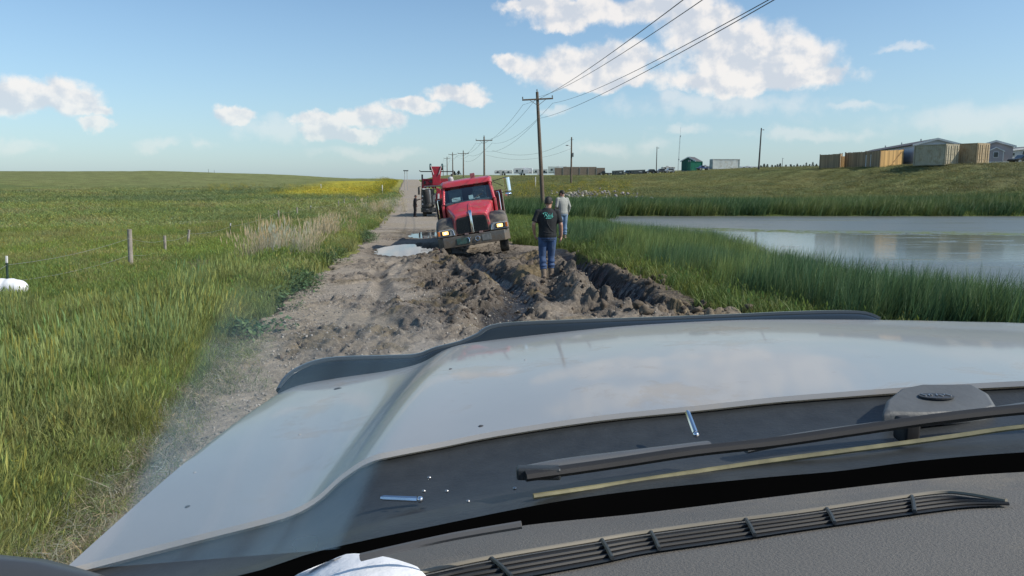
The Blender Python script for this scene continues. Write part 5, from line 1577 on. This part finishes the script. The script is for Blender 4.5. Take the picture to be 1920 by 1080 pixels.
for px, by, ty, Y in ((717, 361, 346, 120), (602, 355, 345, 150), (1004, 345, 331, 120)):
    q = at(px, by, Y); z = gz(q.x, Y)
    lab = {717: 'pale marker post by the yellow flowers', 602: 'lone pale post on the far left pasture', 1004: 'thin pale marker post left of the tall brown pole'}[px]
    o = MB().tube([(0, 0, 0), (0, 0, max(.9, at(px, ty, Y).z - z))], .07, 8).build('marker_post', tip_w, None, True, loc=(q.x, Y, z - .05)); tag(o, lab, 'post')

# white sack against the steel post, dried tumbleweed
sackm = mat('white_plastic', (.78, .79, .80), .5, 0, .05, 8, bump=.5, bscale=10)
q = at(16, 552, 17.3); z = gz(q.x, 17.3)
mb = MB()
for dx, dz, r_ in ((-.42, .10, .20), (-.15, .12, .22), (.08, .14, .20), (.22, .12, .19), (-.7, .1, .2)): mb.ball((dx, 0, dz), (r_ * 1.25, r_ * 1.1, r_), 14, 10)
o = remesh(mb, 'white_sack', sackm, None, .03, 2); o.location = (q.x, 17.3, z + .18); tag(o, 'lumpy white plastic sack at the foot of the first steel fence post', 'sack')
q = at(376, 517, 19.5); z = gz(q.x, 19.5)
mb = MB(); rnd = random.Random(3)
for i in range(150):
    a, b = rnd.random() * 6.28, math.acos(rnd.uniform(-.6, 1)); r_ = .30 * rnd.uniform(.5, 1)
    d = Vector((math.sin(b) * math.cos(a), math.sin(b) * math.sin(a), math.cos(b) * .8)); e = Vector((rnd.uniform(-1, 1), rnd.uniform(-1, 1), rnd.uniform(-1, 1))) * .12
    mb.tube([d * r_ * .3, d * r_ * .8 + e * .5, d * r_ + e], .004, 3)
o = mb.build('tumbleweed', mat('dry_twigs', (.20, .16, .11), .9)); o.location = (q.x, 19.5, z + .3); tag(o, 'round dried grey brown tumbleweed caught in the roadside grass', 'tumbleweed')

# ------------------------------------------------------------------ vegetation and loose soil
def leaf_mat(name, trans=.35, rough=.55):
    m = bpy.data.materials.new(name); m.use_nodes = True
    t = NT(m.node_tree); m.node_tree.nodes.clear()
    out = t.n('ShaderNodeOutputMaterial')
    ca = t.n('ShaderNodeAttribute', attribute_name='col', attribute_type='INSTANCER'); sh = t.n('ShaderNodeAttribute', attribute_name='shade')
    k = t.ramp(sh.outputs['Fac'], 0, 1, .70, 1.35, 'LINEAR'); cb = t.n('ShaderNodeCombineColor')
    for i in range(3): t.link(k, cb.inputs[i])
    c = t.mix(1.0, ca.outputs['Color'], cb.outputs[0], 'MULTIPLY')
    d = t.n('ShaderNodeBsdfPrincipled'); d.inputs['Roughness'].default_value = rough; d.inputs['Specular IOR Level'].default_value = .3
    tr_ = t.n('ShaderNodeBsdfTranslucent'); mx = t.n('ShaderNodeMixShader'); mx.inputs[0].default_value = trans
    t.link(c, d.inputs['Base Color']); t.link(c, tr_.inputs[0])
    t.link(d.outputs[0], mx.inputs[1]); t.link(tr_.outputs[0], mx.inputs[2]); t.link(mx.outputs[0], out.inputs[0])
    return m


leafm = leaf_mat('blades')
soilm = bpy.data.materials.new('loose_soil'); soilm.use_nodes = True
t = NT(soilm.node_tree); pb = soilm.node_tree.nodes['Principled BSDF']
ca = t.n('ShaderNodeAttribute', attribute_name='col', attribute_type='INSTANCER')
k1 = t.ramp(t.noise(t.n('ShaderNodeNewGeometry').outputs['Position'], 20, 5, .7), .3, .7, .6, 1.4, 'LINEAR'); cb = t.n('ShaderNodeCombineColor')
for i in range(3): t.link(k1, cb.inputs[i])
t.link(t.mix(1.0, ca.outputs['Color'], cb.outputs[0], 'MULTIPLY'), pb.inputs['Base Color']); pb.inputs['Roughness'].default_value = .9
bpn = t.n('ShaderNodeBump'); bpn.inputs['Strength'].default_value = .7; bpn.inputs['Distance'].default_value = .02
t.link(t.noise(t.n('ShaderNodeNewGeometry').outputs['Position'], 45, 5, .7), bpn.inputs['Height']); t.link(bpn.outputs[0], pb.inputs['Normal'])


def lib(name, makers):
    c = bpy.data.collections.new(name + '_variants')
    for i, (V, Q, shd, m) in enumerate(makers):
        o = np_mesh('%s_%02d' % (name, i), np.array(V), np.array(Q), [m], True, {'shade': np.array(shd)})
        COL.objects.unlink(o); c.objects.link(o)
    return c


def tuft(seed, n, h, spread, wd, curve, lean=(0, 0), heads=0., seg=3, hj=.45):
    """a tuft of tapering curved blades; heads = share of stems that carry a seed head"""
    r = np.random.default_rng(seed); V, Q, Sd = [], [], []
    for _ in range(n):
        a = r.random() * 6.283; rad = spread * math.sqrt(r.random()); bx, by = rad * math.cos(a), rad * math.sin(a)
        H = h * (1 - hj * r.random()); da = r.random() * 6.283; cu = curve * H * (.3 + r.random()); face = r.random() * 3.14
        ox, oy = math.cos(face), math.sin(face); s_ = r.random()
        b0 = len(V)
        for i in range(seg + 1):
            t_ = i / seg; x = bx + math.cos(da) * cu * t_ ** 2 + lean[0] * H * t_ ** 1.6; y = by + math.sin(da) * cu * t_ ** 2 + lean[1] * H * t_ ** 1.6
            z = H * (t_ - .25 * curve * t_ ** 2); w_ = wd * (1 - .92 * t_ ** 1.5) * (.7 + .6 * s_)
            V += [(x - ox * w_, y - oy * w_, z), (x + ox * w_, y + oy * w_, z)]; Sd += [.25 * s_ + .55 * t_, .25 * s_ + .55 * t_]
        for i in range(seg): k = b0 + 2 * i; Q.append((k, k + 1, k + 3, k + 2))
        if r.random() < heads:
            x, y, z = V[-1]
            for f in range(2):
                c_, s2 = math.cos(face + f * 1.57), math.sin(face + f * 1.57); b0 = len(V); w2 = wd * 2.2; hl = H * .16
                V += [(x, y, z - hl * .5), (x + c_ * w2, y + s2 * w2, z + hl * .1), (x + lean[0] * .1, y, z + hl), (x - c_ * w2, y - s2 * w2, z + hl * .2)]; Sd += [1., 1., 1.1, 1.]
                Q.append((b0, b0 + 1, b0 + 2, b0 + 3))
    return V, Q, Sd, leafm


def weed(seed, n, h, spread, size, flower=0.):
    r = np.random.default_rng(seed); V, Q, Sd = [], [], []
    for _ in range(n):
        a = r.random() * 6.283; rad = spread * math.sqrt(r.random()); z = h * r.random() ** .7; c_ = np.array((rad * math.cos(a), rad * math.sin(a), z))
        d = np.array((math.cos(a + r.normal() * .6), math.sin(a + r.normal() * .6), r.normal() * .45)); d /= np.linalg.norm(d); s = np.cross(d, (0, 0, 1.)); s /= np.linalg.norm(s) + 1e-6; L = size * (.5 + r.random())
        b0 = len(V); V += [tuple(c_), tuple(c_ + d * L * .5 + s * L * .28), tuple(c_ + d * L), tuple(c_ + d * L * .5 - s * L * .28)]; q = r.random() * .8; Sd += [q] * 4; Q.append((b0, b0 + 1, b0 + 2, b0 + 3))
    return V, Q, Sd, leafm


def clod(seed, sub=10):
    r = np.random.default_rng(seed); V, Q = [], []; n, m = sub + 4, sub
    sc = np.array((1, .75 + .4 * r.random(), .55 + .3 * r.random())); off = r.random(3) * 50
    for i in range(m + 1):
        for k in range(n):
            th_, ph = math.pi * (.02 + .96 * i / m), 2 * math.pi * k / n
            p = np.array((math.sin(th_) * math.cos(ph), math.sin(th_) * math.sin(ph), math.cos(th_)))
            q = p * 1.6 + off
            d = .35 + 1.25 * float(fbm(np.array([q[0] + q[2] * .7]), np.array([q[1] - q[2] * .6]), 3, seed)[0])
            V.append(tuple(p * d * sc))
    for i in range(m):
        for k in range(n): a = i * n + k; b = i * n + (k + 1) % n; Q.append((a, b, b + n, a + n))
    return V, Q, [.5] * len(V), soilm


def scatter(name, col, x, y, z, scl, colr, tilt=.12, kind='stuff', label=None, nvar=4, yaw=True):
    n = len(x)
    me = bpy.data.meshes.new(name); me.vertices.add(n); me.vertices.foreach_set('co', np.c_[x, y, z].astype(np.float32).ravel())
    rot = np.c_[rng.normal(0, tilt, n), rng.normal(0, tilt, n), rng.random(n) * 6.283 if yaw else rng.normal(0, .35, n)]
    scl = np.asarray(scl)
    if scl.ndim == 1: scl = np.c_[scl, scl, scl]
    for nm, arr in (('rot', rot), ('scl', scl)):
        a = me.attributes.new(nm, 'FLOAT_VECTOR', 'POINT'); a.data.foreach_set('vector', arr.astype(np.float32).ravel())
    a = me.attributes.new('col', 'FLOAT_COLOR', 'POINT'); a.data.foreach_set('color', np.c_[colr, np.ones(n)].astype(np.float32).ravel())
    a = me.attributes.new('idx', 'INT', 'POINT'); a.data.foreach_set('value', rng.integers(0, nvar, n).astype(np.int32))
    o = bpy.data.objects.new(name, me); COL.objects.link(o)
    g = bpy.data.node_groups.new(name + '_spread', 'GeometryNodeTree')
    g.interface.new_socket('Geometry', in_out='INPUT', socket_type='NodeSocketGeometry'); g.interface.new_socket('Geometry', in_out='OUTPUT', socket_type='NodeSocketGeometry')
    N = g.nodes; gi, go = N.new('NodeGroupInput'), N.new('NodeGroupOutput'); ip = N.new('GeometryNodeInstanceOnPoints'); ci = N.new('GeometryNodeCollectionInfo')
    ci.inputs['Collection'].default_value = col; ci.inputs['Separate Children'].default_value = True; ci.inputs['Reset Children'].default_value = True
    def na(nm, ty):
        q = N.new('GeometryNodeInputNamedAttribute'); q.data_type = ty; q.inputs['Name'].default_value = nm; return q.outputs['Attribute']
    ip.inputs['Pick Instance'].default_value = True
    L = g.links.new
    L(gi.outputs[0], ip.inputs['Points']); L(ci.outputs[0], ip.inputs['Instance']); L(na('idx', 'INT'), ip.inputs['Instance Index'])
    e2r = N.new('FunctionNodeEulerToRotation'); L(na('rot', 'FLOAT_VECTOR'), e2r.inputs[0]); L(e2r.outputs[0], ip.inputs['Rotation'])
    L(na('scl', 'FLOAT_VECTOR'), ip.inputs['Scale']); L(ip.outputs[0], go.inputs[0])
    md = o.modifiers.new('spread', 'NODES'); md.node_group = g
    return tag(o, label, None, None, kind)


def polar(n, r0, r1, a0, a1, power=1.0):
    """random points in a sector; power<2 crowds them towards the camera"""
    r = (r0 ** power + rng.random(n) * (r1 ** power - r0 ** power)) ** (1 / power); a = np.radians(a0 + rng.random(n) * (a1 - a0))
    return r * np.sin(a), r * np.cos(a), r


def vary(c, amt=.22):
    n = len(c); v = 1 + rng.normal(0, amt, n); h = rng.normal(0, .10, n)
    return np.clip(c * v[:, None] * np.c_[1 + h, np.ones(n), 1 - h], .004, .9)


WIND = (.10, .02)
grassL = lib('meadow_tuft', [tuft(i, 34, .52, .15, .0036, .55, WIND, .10) for i in range(4)])
grassF = lib('pasture_tuft', [tuft(20 + i, 40, .42, .42, .009, .5, WIND, .06) for i in range(4)])
bromeL = lib('brome_tuft', [tuft(40 + i, 30, .80, .16, .0036, .35, (.16, .02), .55) for i in range(4)])
dryL = lib('dry_tuft', [tuft(60 + i, 46, .95, .24, .0045, .30, (.20, .02), .55) for i in range(4)])
reedL = lib('reed_tuft', [tuft(80 + i, 15, 1.15, .16, .0062, .22, (.22, .03), 0, 4) for i in range(5)])
weedL = lib('weed_tuft', [weed(100 + i, 46, .26, .26, .085) for i in range(4)])
strawL = lib('straw_tuft', [tuft(120 + i, 20, .22, .20, .0034, 1.6, (0, 0), 0, 3) for i in range(4)])
flowL = lib('flower_tuft', [weed(140 + i, 60, .65, .38, .075) for i in range(4)])
clodL = lib('soil_clod', [clod(160 + i) for i in range(7)])
stoneL = lib('stone', [clod(180 + i, 7) for i in range(5)])


def keep(x, y, lo, hi_, margin=.0):
    u = ulat(x, y); a, b = road_lim(y)
    return ((u < a - margin) | (u > b + margin)) & (pond_d(x, y) < .1)


# --- left meadow, near to far
x, y, r = polar(15000, 3.6, 15, -50, -4, 1.25)
u = ulat(x, y); dn = fbm(x * .7, y * .7, 3, 201)
k = keep(x, y, 0, 0, -.15) & (u < -2.95) & (rng.random(len(x)) < -.1 + 1.9 * dn)
x, y, r, u = x[k], y[k], r[k], u[k]
sc = (.35 + 1.25 * fbm(x * .6, y * .6, 3, 202)) * (.55 + .45 * sst((-u - 3.0) / .7)) * rng.uniform(.7, 1.2, len(x))
cc = field_col(x, y) * 1.05
cc = cc + (np.array((.155, .200, .062)) - cc) * .45
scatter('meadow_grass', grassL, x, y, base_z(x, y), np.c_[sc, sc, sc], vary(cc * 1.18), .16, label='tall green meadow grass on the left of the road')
x, y, r = polar(5200, 3.6, 17, -50, -4, 1.4)
u = ulat(x, y)
k = keep(x, y, 0, 0, .2) & (u < -3.15) & (fbm(x * .55, y * .55, 3, 203) + .25 * np.exp(-((u + 4.3) / 1.2) ** 2) > .60)
x, y = x[k], y[k]
sc = rng.uniform(.6, 1.05, len(x))
scatter('brome_grass', bromeL, x, y, base_z(x, y), sc, vary(np.broadcast_to(np.array((.235, .275, .10)), (len(x), 3)), .25), .12, label='straw tinted seeding grass among the meadow')
x, y, r = polar(26000, 14, 48, -42, -3, 1.3)
k = keep(x, y, 0, 0, .2) & (ulat(x, y) < -3.0) & (rng.random(len(x)) < .55 + .5 * fbm(x * .3, y * .3, 3, 204)); x, y, r = x[k], y[k], r[k]
sc = rng.uniform(.65, 1.15, len(x)) * (.8 + .4 * fbm(x * .25, y * .25, 3, 205))
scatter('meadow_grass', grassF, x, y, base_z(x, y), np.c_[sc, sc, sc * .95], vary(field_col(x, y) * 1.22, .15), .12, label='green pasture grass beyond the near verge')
x, y, r = polar(26000, 46, 190, -42, 0, 1.2)
k = keep(x, y, 0, 0, .3) & (ulat(x, y) < -3.0) & (rng.random(len(x)) > sst((r - 85) / 90)); x, y, r = x[k], y[k], r[k]
sc = rng.uniform(.9, 1.7, len(x)) * (1 + (r - 46) / 130)
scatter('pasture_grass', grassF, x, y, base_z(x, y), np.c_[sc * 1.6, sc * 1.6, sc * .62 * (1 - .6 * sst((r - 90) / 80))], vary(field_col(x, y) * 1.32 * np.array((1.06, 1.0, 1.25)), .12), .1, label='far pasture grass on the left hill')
x, y, r = polar(2400, 3.8, 13, -50, -6, 1.3)
k = keep(x, y, 0, 0, .3) & (ulat(x, y) < -3.3) & (fbm(x * .5, y * .5, 3, 230) > .50); x, y = x[k], y[k]
sc = rng.uniform(.3, .75, len(x))
scatter('broad_leaf_weeds', weedL, x, y, base_z(x, y) + .05, np.c_[sc, sc, sc * 1.5], vary(np.where((rng.random(len(x)) < .12)[:, None], np.array((.36, .33, .05)), np.array((.14, .22, .07))), .25), .2, label='broad leaved weeds dotted through the left meadow')
# --- verge: flattened straw, dark weeds, dry bunches
yv = 3.5 + 7 * rng.random(2800) ** 1.6; a_, b_ = road_lim(yv); uv = a_ + .05 + rng.normal(0, .30, 2800); xv = uv / .991 + xc(yv)
zz = np.maximum(base_z(xv, yv), 0 * yv - 9) + .015
cc = np.where((rng.random(2800) < .5)[:, None], np.array((.17, .22, .075)), np.array((.38, .35, .26)))
scatter('dry_straw', strawL, xv, yv, zz, rng.uniform(.35, .75, 2800), vary(cc, .25), .5, label='flattened straw and short grass on the road edge')
yv = 10 + 34 * rng.random(2000) ** 1.1; a_, b_ = road_lim(yv); uv = a_ - .10 + rng.normal(0, .28, 2000); xv = uv / .991 + xc(yv)
k = fbm(xv * .7, yv * .5, 3, 206) > .58; xv, yv = xv[k], yv[k]
scatter('leafy_weeds', weedL, xv, yv, base_z(xv, yv), rng.uniform(.45, .95, len(xv)), vary(np.broadcast_to(np.array((.105, .160, .065)), (len(xv), 3)), .25), .15, label='low dark leafy weeds along the road edge')
dx, dy = [], []
for px, py, Y, n, sx_, sy_ in ((522, 478, 22.5, 24, .38, .8), (545, 492, 20.5, 6, .3, .6), (606, 447, 29, 18, .34, 1.0), (705, 388, 66, 16, .8, 4), (735, 377, 78, 14, .7, 5), (680, 392, 58, 5, 1.2, 3)):
    c_ = at(px, py, Y); dx += list(c_.x + rng.normal(0, sx_, n)); dy += list(Y + rng.normal(0, sy_, n))
dx, dy = np.array(dx), np.array(dy)
scatter('dry_grass', dryL, dx, dy, base_z(dx, dy), rng.uniform(.8, 1.3, len(dx)), vary(np.broadcast_to(np.array((.47, .40, .27)), (len(dx), 3)), .12), .1, label='pale dry bunch grass standing on the verge')
# yellow flowers along the left of the road and on the right bank
yv = 88 + 150 * rng.random(1500); uv = -4.2 - np.abs(rng.normal(0, 2.2, 1500)); xv = uv / .991 + xc(yv)
x2, y2, _ = polar(900, 105, 170, -22, -9, 2); x3, y3, _ = polar(700, 88, 130, 0, 9, 2)
x, y = np.r_[xv, x2, x3], np.r_[yv, y2, y3]; k = keep(x, y, 0, 0, .6) & (fbm(x * .08, y * .05, 3, 207) > .42); x, y = x[k], y[k]
scatter('yellow_flowers', flowL, x, y, base_z(x, y), rng.uniform(.7, 1.5, len(x)), vary(np.where((rng.random(len(x)) < .6)[:, None], np.array((.38, .32, .02)), np.array((.10, .15, .03))), .2), .1, label='yellow flowering weeds beside the far road')
# --- right side: reeds round the pond, bank grass
x, y, r = polar(60000, 8, 40, -2, 50, 1.3)
d = pond_d(x, y); u = ulat(x, y); a_, b_ = road_lim(y)
fr_ = np.clip((u - 4.3) / 3.0, 0, 1)
k = (d > -7.5) & (d < .9 + .8 * fbm(x * .4, y * .4, 2, 208)) & (u > np.maximum(b_ + .1, 4.2)) & (rng.random(len(x)) < .15 + .85 * sst(fr_)) & (fbm(x * .45, y * .45, 3, 209) + .3 * fr_ > .42)
k &= ~((y < 26) & (u < 5.4) & (rng.random(len(x)) < .75))
x, y, u = x[k], y[k], u[k]
sc = rng.uniform(.62, 1.12, len(x)) * (.50 + .50 * sst((u - 4.4) / 2.6)) * (.8 + .4 * fbm(x * .3, y * .3, 3, 210)) * (1 - .62 * sst((y - 33) / 7))
cc = np.array((.080, .145, .060)) + (np.array((.15, .21, .065)) - np.array((.080, .145, .060))) * sst((fbm(x * .35, y * .35, 3, 211) - .42) / .2)[:, None]
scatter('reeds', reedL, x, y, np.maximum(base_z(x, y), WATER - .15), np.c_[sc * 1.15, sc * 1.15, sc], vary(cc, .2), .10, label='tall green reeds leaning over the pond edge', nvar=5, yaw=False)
x, y, r = polar(16000, 8, 60, -4, 45, 1.2)
u = ulat(x, y); a_, b_ = road_lim(y)
on_soil = (x > tren_x(y) + 1.15) & (y > 10.5) & (y < 25) & (fbm(x * 1.1, y * 1.1, 3, 240) > .46)
k = ((u > b_ + .0) | on_soil) & (pond_d(x, y) < -.2); x, y, u = x[k], y[k], u[k]
sc = rng.uniform(.5, 1.1, len(x))
cc = np.array((.14, .19, .05)) + (np.array((.27, .27, .08)) - np.array((.14, .19, .05))) * (sst((fbm(x * .8, y * .8, 3, 212) - .5) / .15) * (y < 20))[:, None]
scatter('bank_grass', grassF, x, y, base_z(x, y) + np.where(u < road_lim(y)[1], mud(x, y)[0], 0), np.c_[sc, sc, sc], vary(cc, .2), .15, label='short green grass on the bank right of the mud')
x, y, r = polar(20000, 60, 90, -1, 40, 2)
d = pond_d(x, y)
k = (d < .6) & (y > 60) & (y < 80 + 4 * fbm(x * .1, y * .1, 2, 214)) & (ulat(x, y) > 5) & (rng.random(len(x)) < .45 + .55 * (fbm(x * .12, y * .2, 3, 213) > .42)); x, y = x[k], y[k]
sc = rng.uniform(.8, 1.35, len(x)) * (1.1 - .4 * sst((y - 70) / 10))
cc = np.array((.065, .125, .045)) + (np.array((.12, .165, .05)) - np.array((.065, .125, .045))) * sst((fbm(x * .15, y * .3, 3, 215) - .42) / .2)[:, None]
scatter('reeds', reedL, x, y, np.maximum(base_z(x, y), WATER - .1), np.c_[sc * 2.2, sc * 2.2, sc], vary(cc, .15), .1, label='dark green reed belt on the far shore of the pond', nvar=5, yaw=False)
x, y, r = polar(24000, 72, 185, 0, 42, 1.3)
k = keep(x, y, 0, 0, .6) & (ulat(x, y) > 5); x, y, r = x[k], y[k], r[k]
sc = rng.uniform(.8, 1.5, len(x)) * (1 + (r - 72) / 150)
scatter('bank_grass', grassF, x, y, base_z(x, y), np.c_[sc * 1.5, sc * 1.5, sc * .6 * (1 - .75 * sst((r - 85) / 40))], vary(field_col(x, y) * 1.05, .13), .1, label='rough grass on the far bank below the camp')
# --- clods and gravel
xx, yy, zz, ss, kk_ = [], [], [], [], []
N_ = 17000
yv = 7 + 24 * rng.random(N_) ** 1.2; uv = -3.4 + 8.2 * rng.random(N_); xv = uv / .991 + xc(yv)
hh, wet, ch_ = mud(xv, yv)
k = rng.random(N_) < (.03 + .8 * ch_ * np.clip(fbm(xv * 1.1, yv * 1.1, 3, 220) * 2.2 - .55, .05, 1)) * (1 - .7 * wet)
xv, yv, hh, wet, ch_ = xv[k], yv[k], hh[k], wet[k], ch_[k]
s_ = .009 + .050 * rng.random(len(xv)) ** 3.5 * (.35 + .65 * ch_) + .06 * (rng.random(len(xv)) < .010) * ch_
cc = np.array((.115, .090, .068)) * (1 - .6 * wet)[:, None] * (.55 + .8 * rng.random(len(xv)))[:, None]
scatter('mud_clods', clodL, xv, yv, base_z(xv, yv) + hh + .006, s_, cc, .8, label='loose clods of dried mud thrown up on the road', nvar=7)
N_ = 15000
yv = 4 + 12 * rng.random(N_) ** 1.2; uv = -3.2 + 6.4 * rng.random(N_); xv = uv / .991 + xc(yv); hh, wet, ch_ = mud(xv, yv)
k = fbm(xv * .8, yv * .8, 3, 221) > .44; xv, yv, hh = xv[k], yv[k], hh[k]
s_ = .005 + .016 * rng.random(len(xv)) ** 3
scatter('gravel', stoneL, xv, yv, base_z(xv, yv) + hh + .012, s_, np.array((.30, .275, .24)) * (.5 + .8 * rng.random(len(xv)))[:, None], .6, label='scattered gravel on the near road', nvar=5)
# rubble of pale stones among the weeds on the right bank
xx, yy = [], []
for px, py, Y, n, sx_, sy_ in ((1075, 352, 92, 130, 1.1, 3.5), (1120, 352, 95, 120, 2.0, 3.5), (1140, 358, 84, 60, 3.0, 2.5), (1095, 365, 80, 40, 3.0, 1.5)):
    c_ = at(px, py, Y); xx += list(c_.x + rng.normal(0, sx_, n)); yy += list(Y + rng.normal(0, sy_, n))
xx, yy = np.array(xx), np.array(yy); s_ = .06 + .15 * rng.random(len(xx)) ** 2
scatter('stone_rubble', stoneL, xx, yy, base_z(xx, yy) + .10 + .45 * rng.random(len(xx)), s_, np.where((rng.random(len(xx)) < .25)[:, None], np.array((.45, .43, .38)), np.array((.26, .24, .26))) * (.7 + .5 * rng.random(len(xx)))[:, None], .6, label='heap of pale broken stones in the weeds of the far bank', nvar=5)
# torn sods lying at the right lip of the trench
xx = np.r_[at(1215, 485, 20).x + rng.normal(0, .55, 60), 3.3 + rng.normal(0, .4, 40), at(1270, 575, 13).x + rng.normal(0, .6, 60)]; yy = np.r_[20 + rng.normal(0, .8, 60), 17.5 + rng.normal(0, 1.4, 40), 12.6 + rng.normal(0, .5, 60)]
s_ = .03 + .09 * rng.random(len(xx)) ** 2
scatter('torn_sods', clodL, xx, yy, np.array([road_z(a, b) for a, b in zip(xx, yy)]) + .03, s_, np.array((.105, .083, .060)) * (.6 + .8 * rng.random(len(xx)))[:, None], .8, label='torn lumps of sod beside the trench', nvar=7)
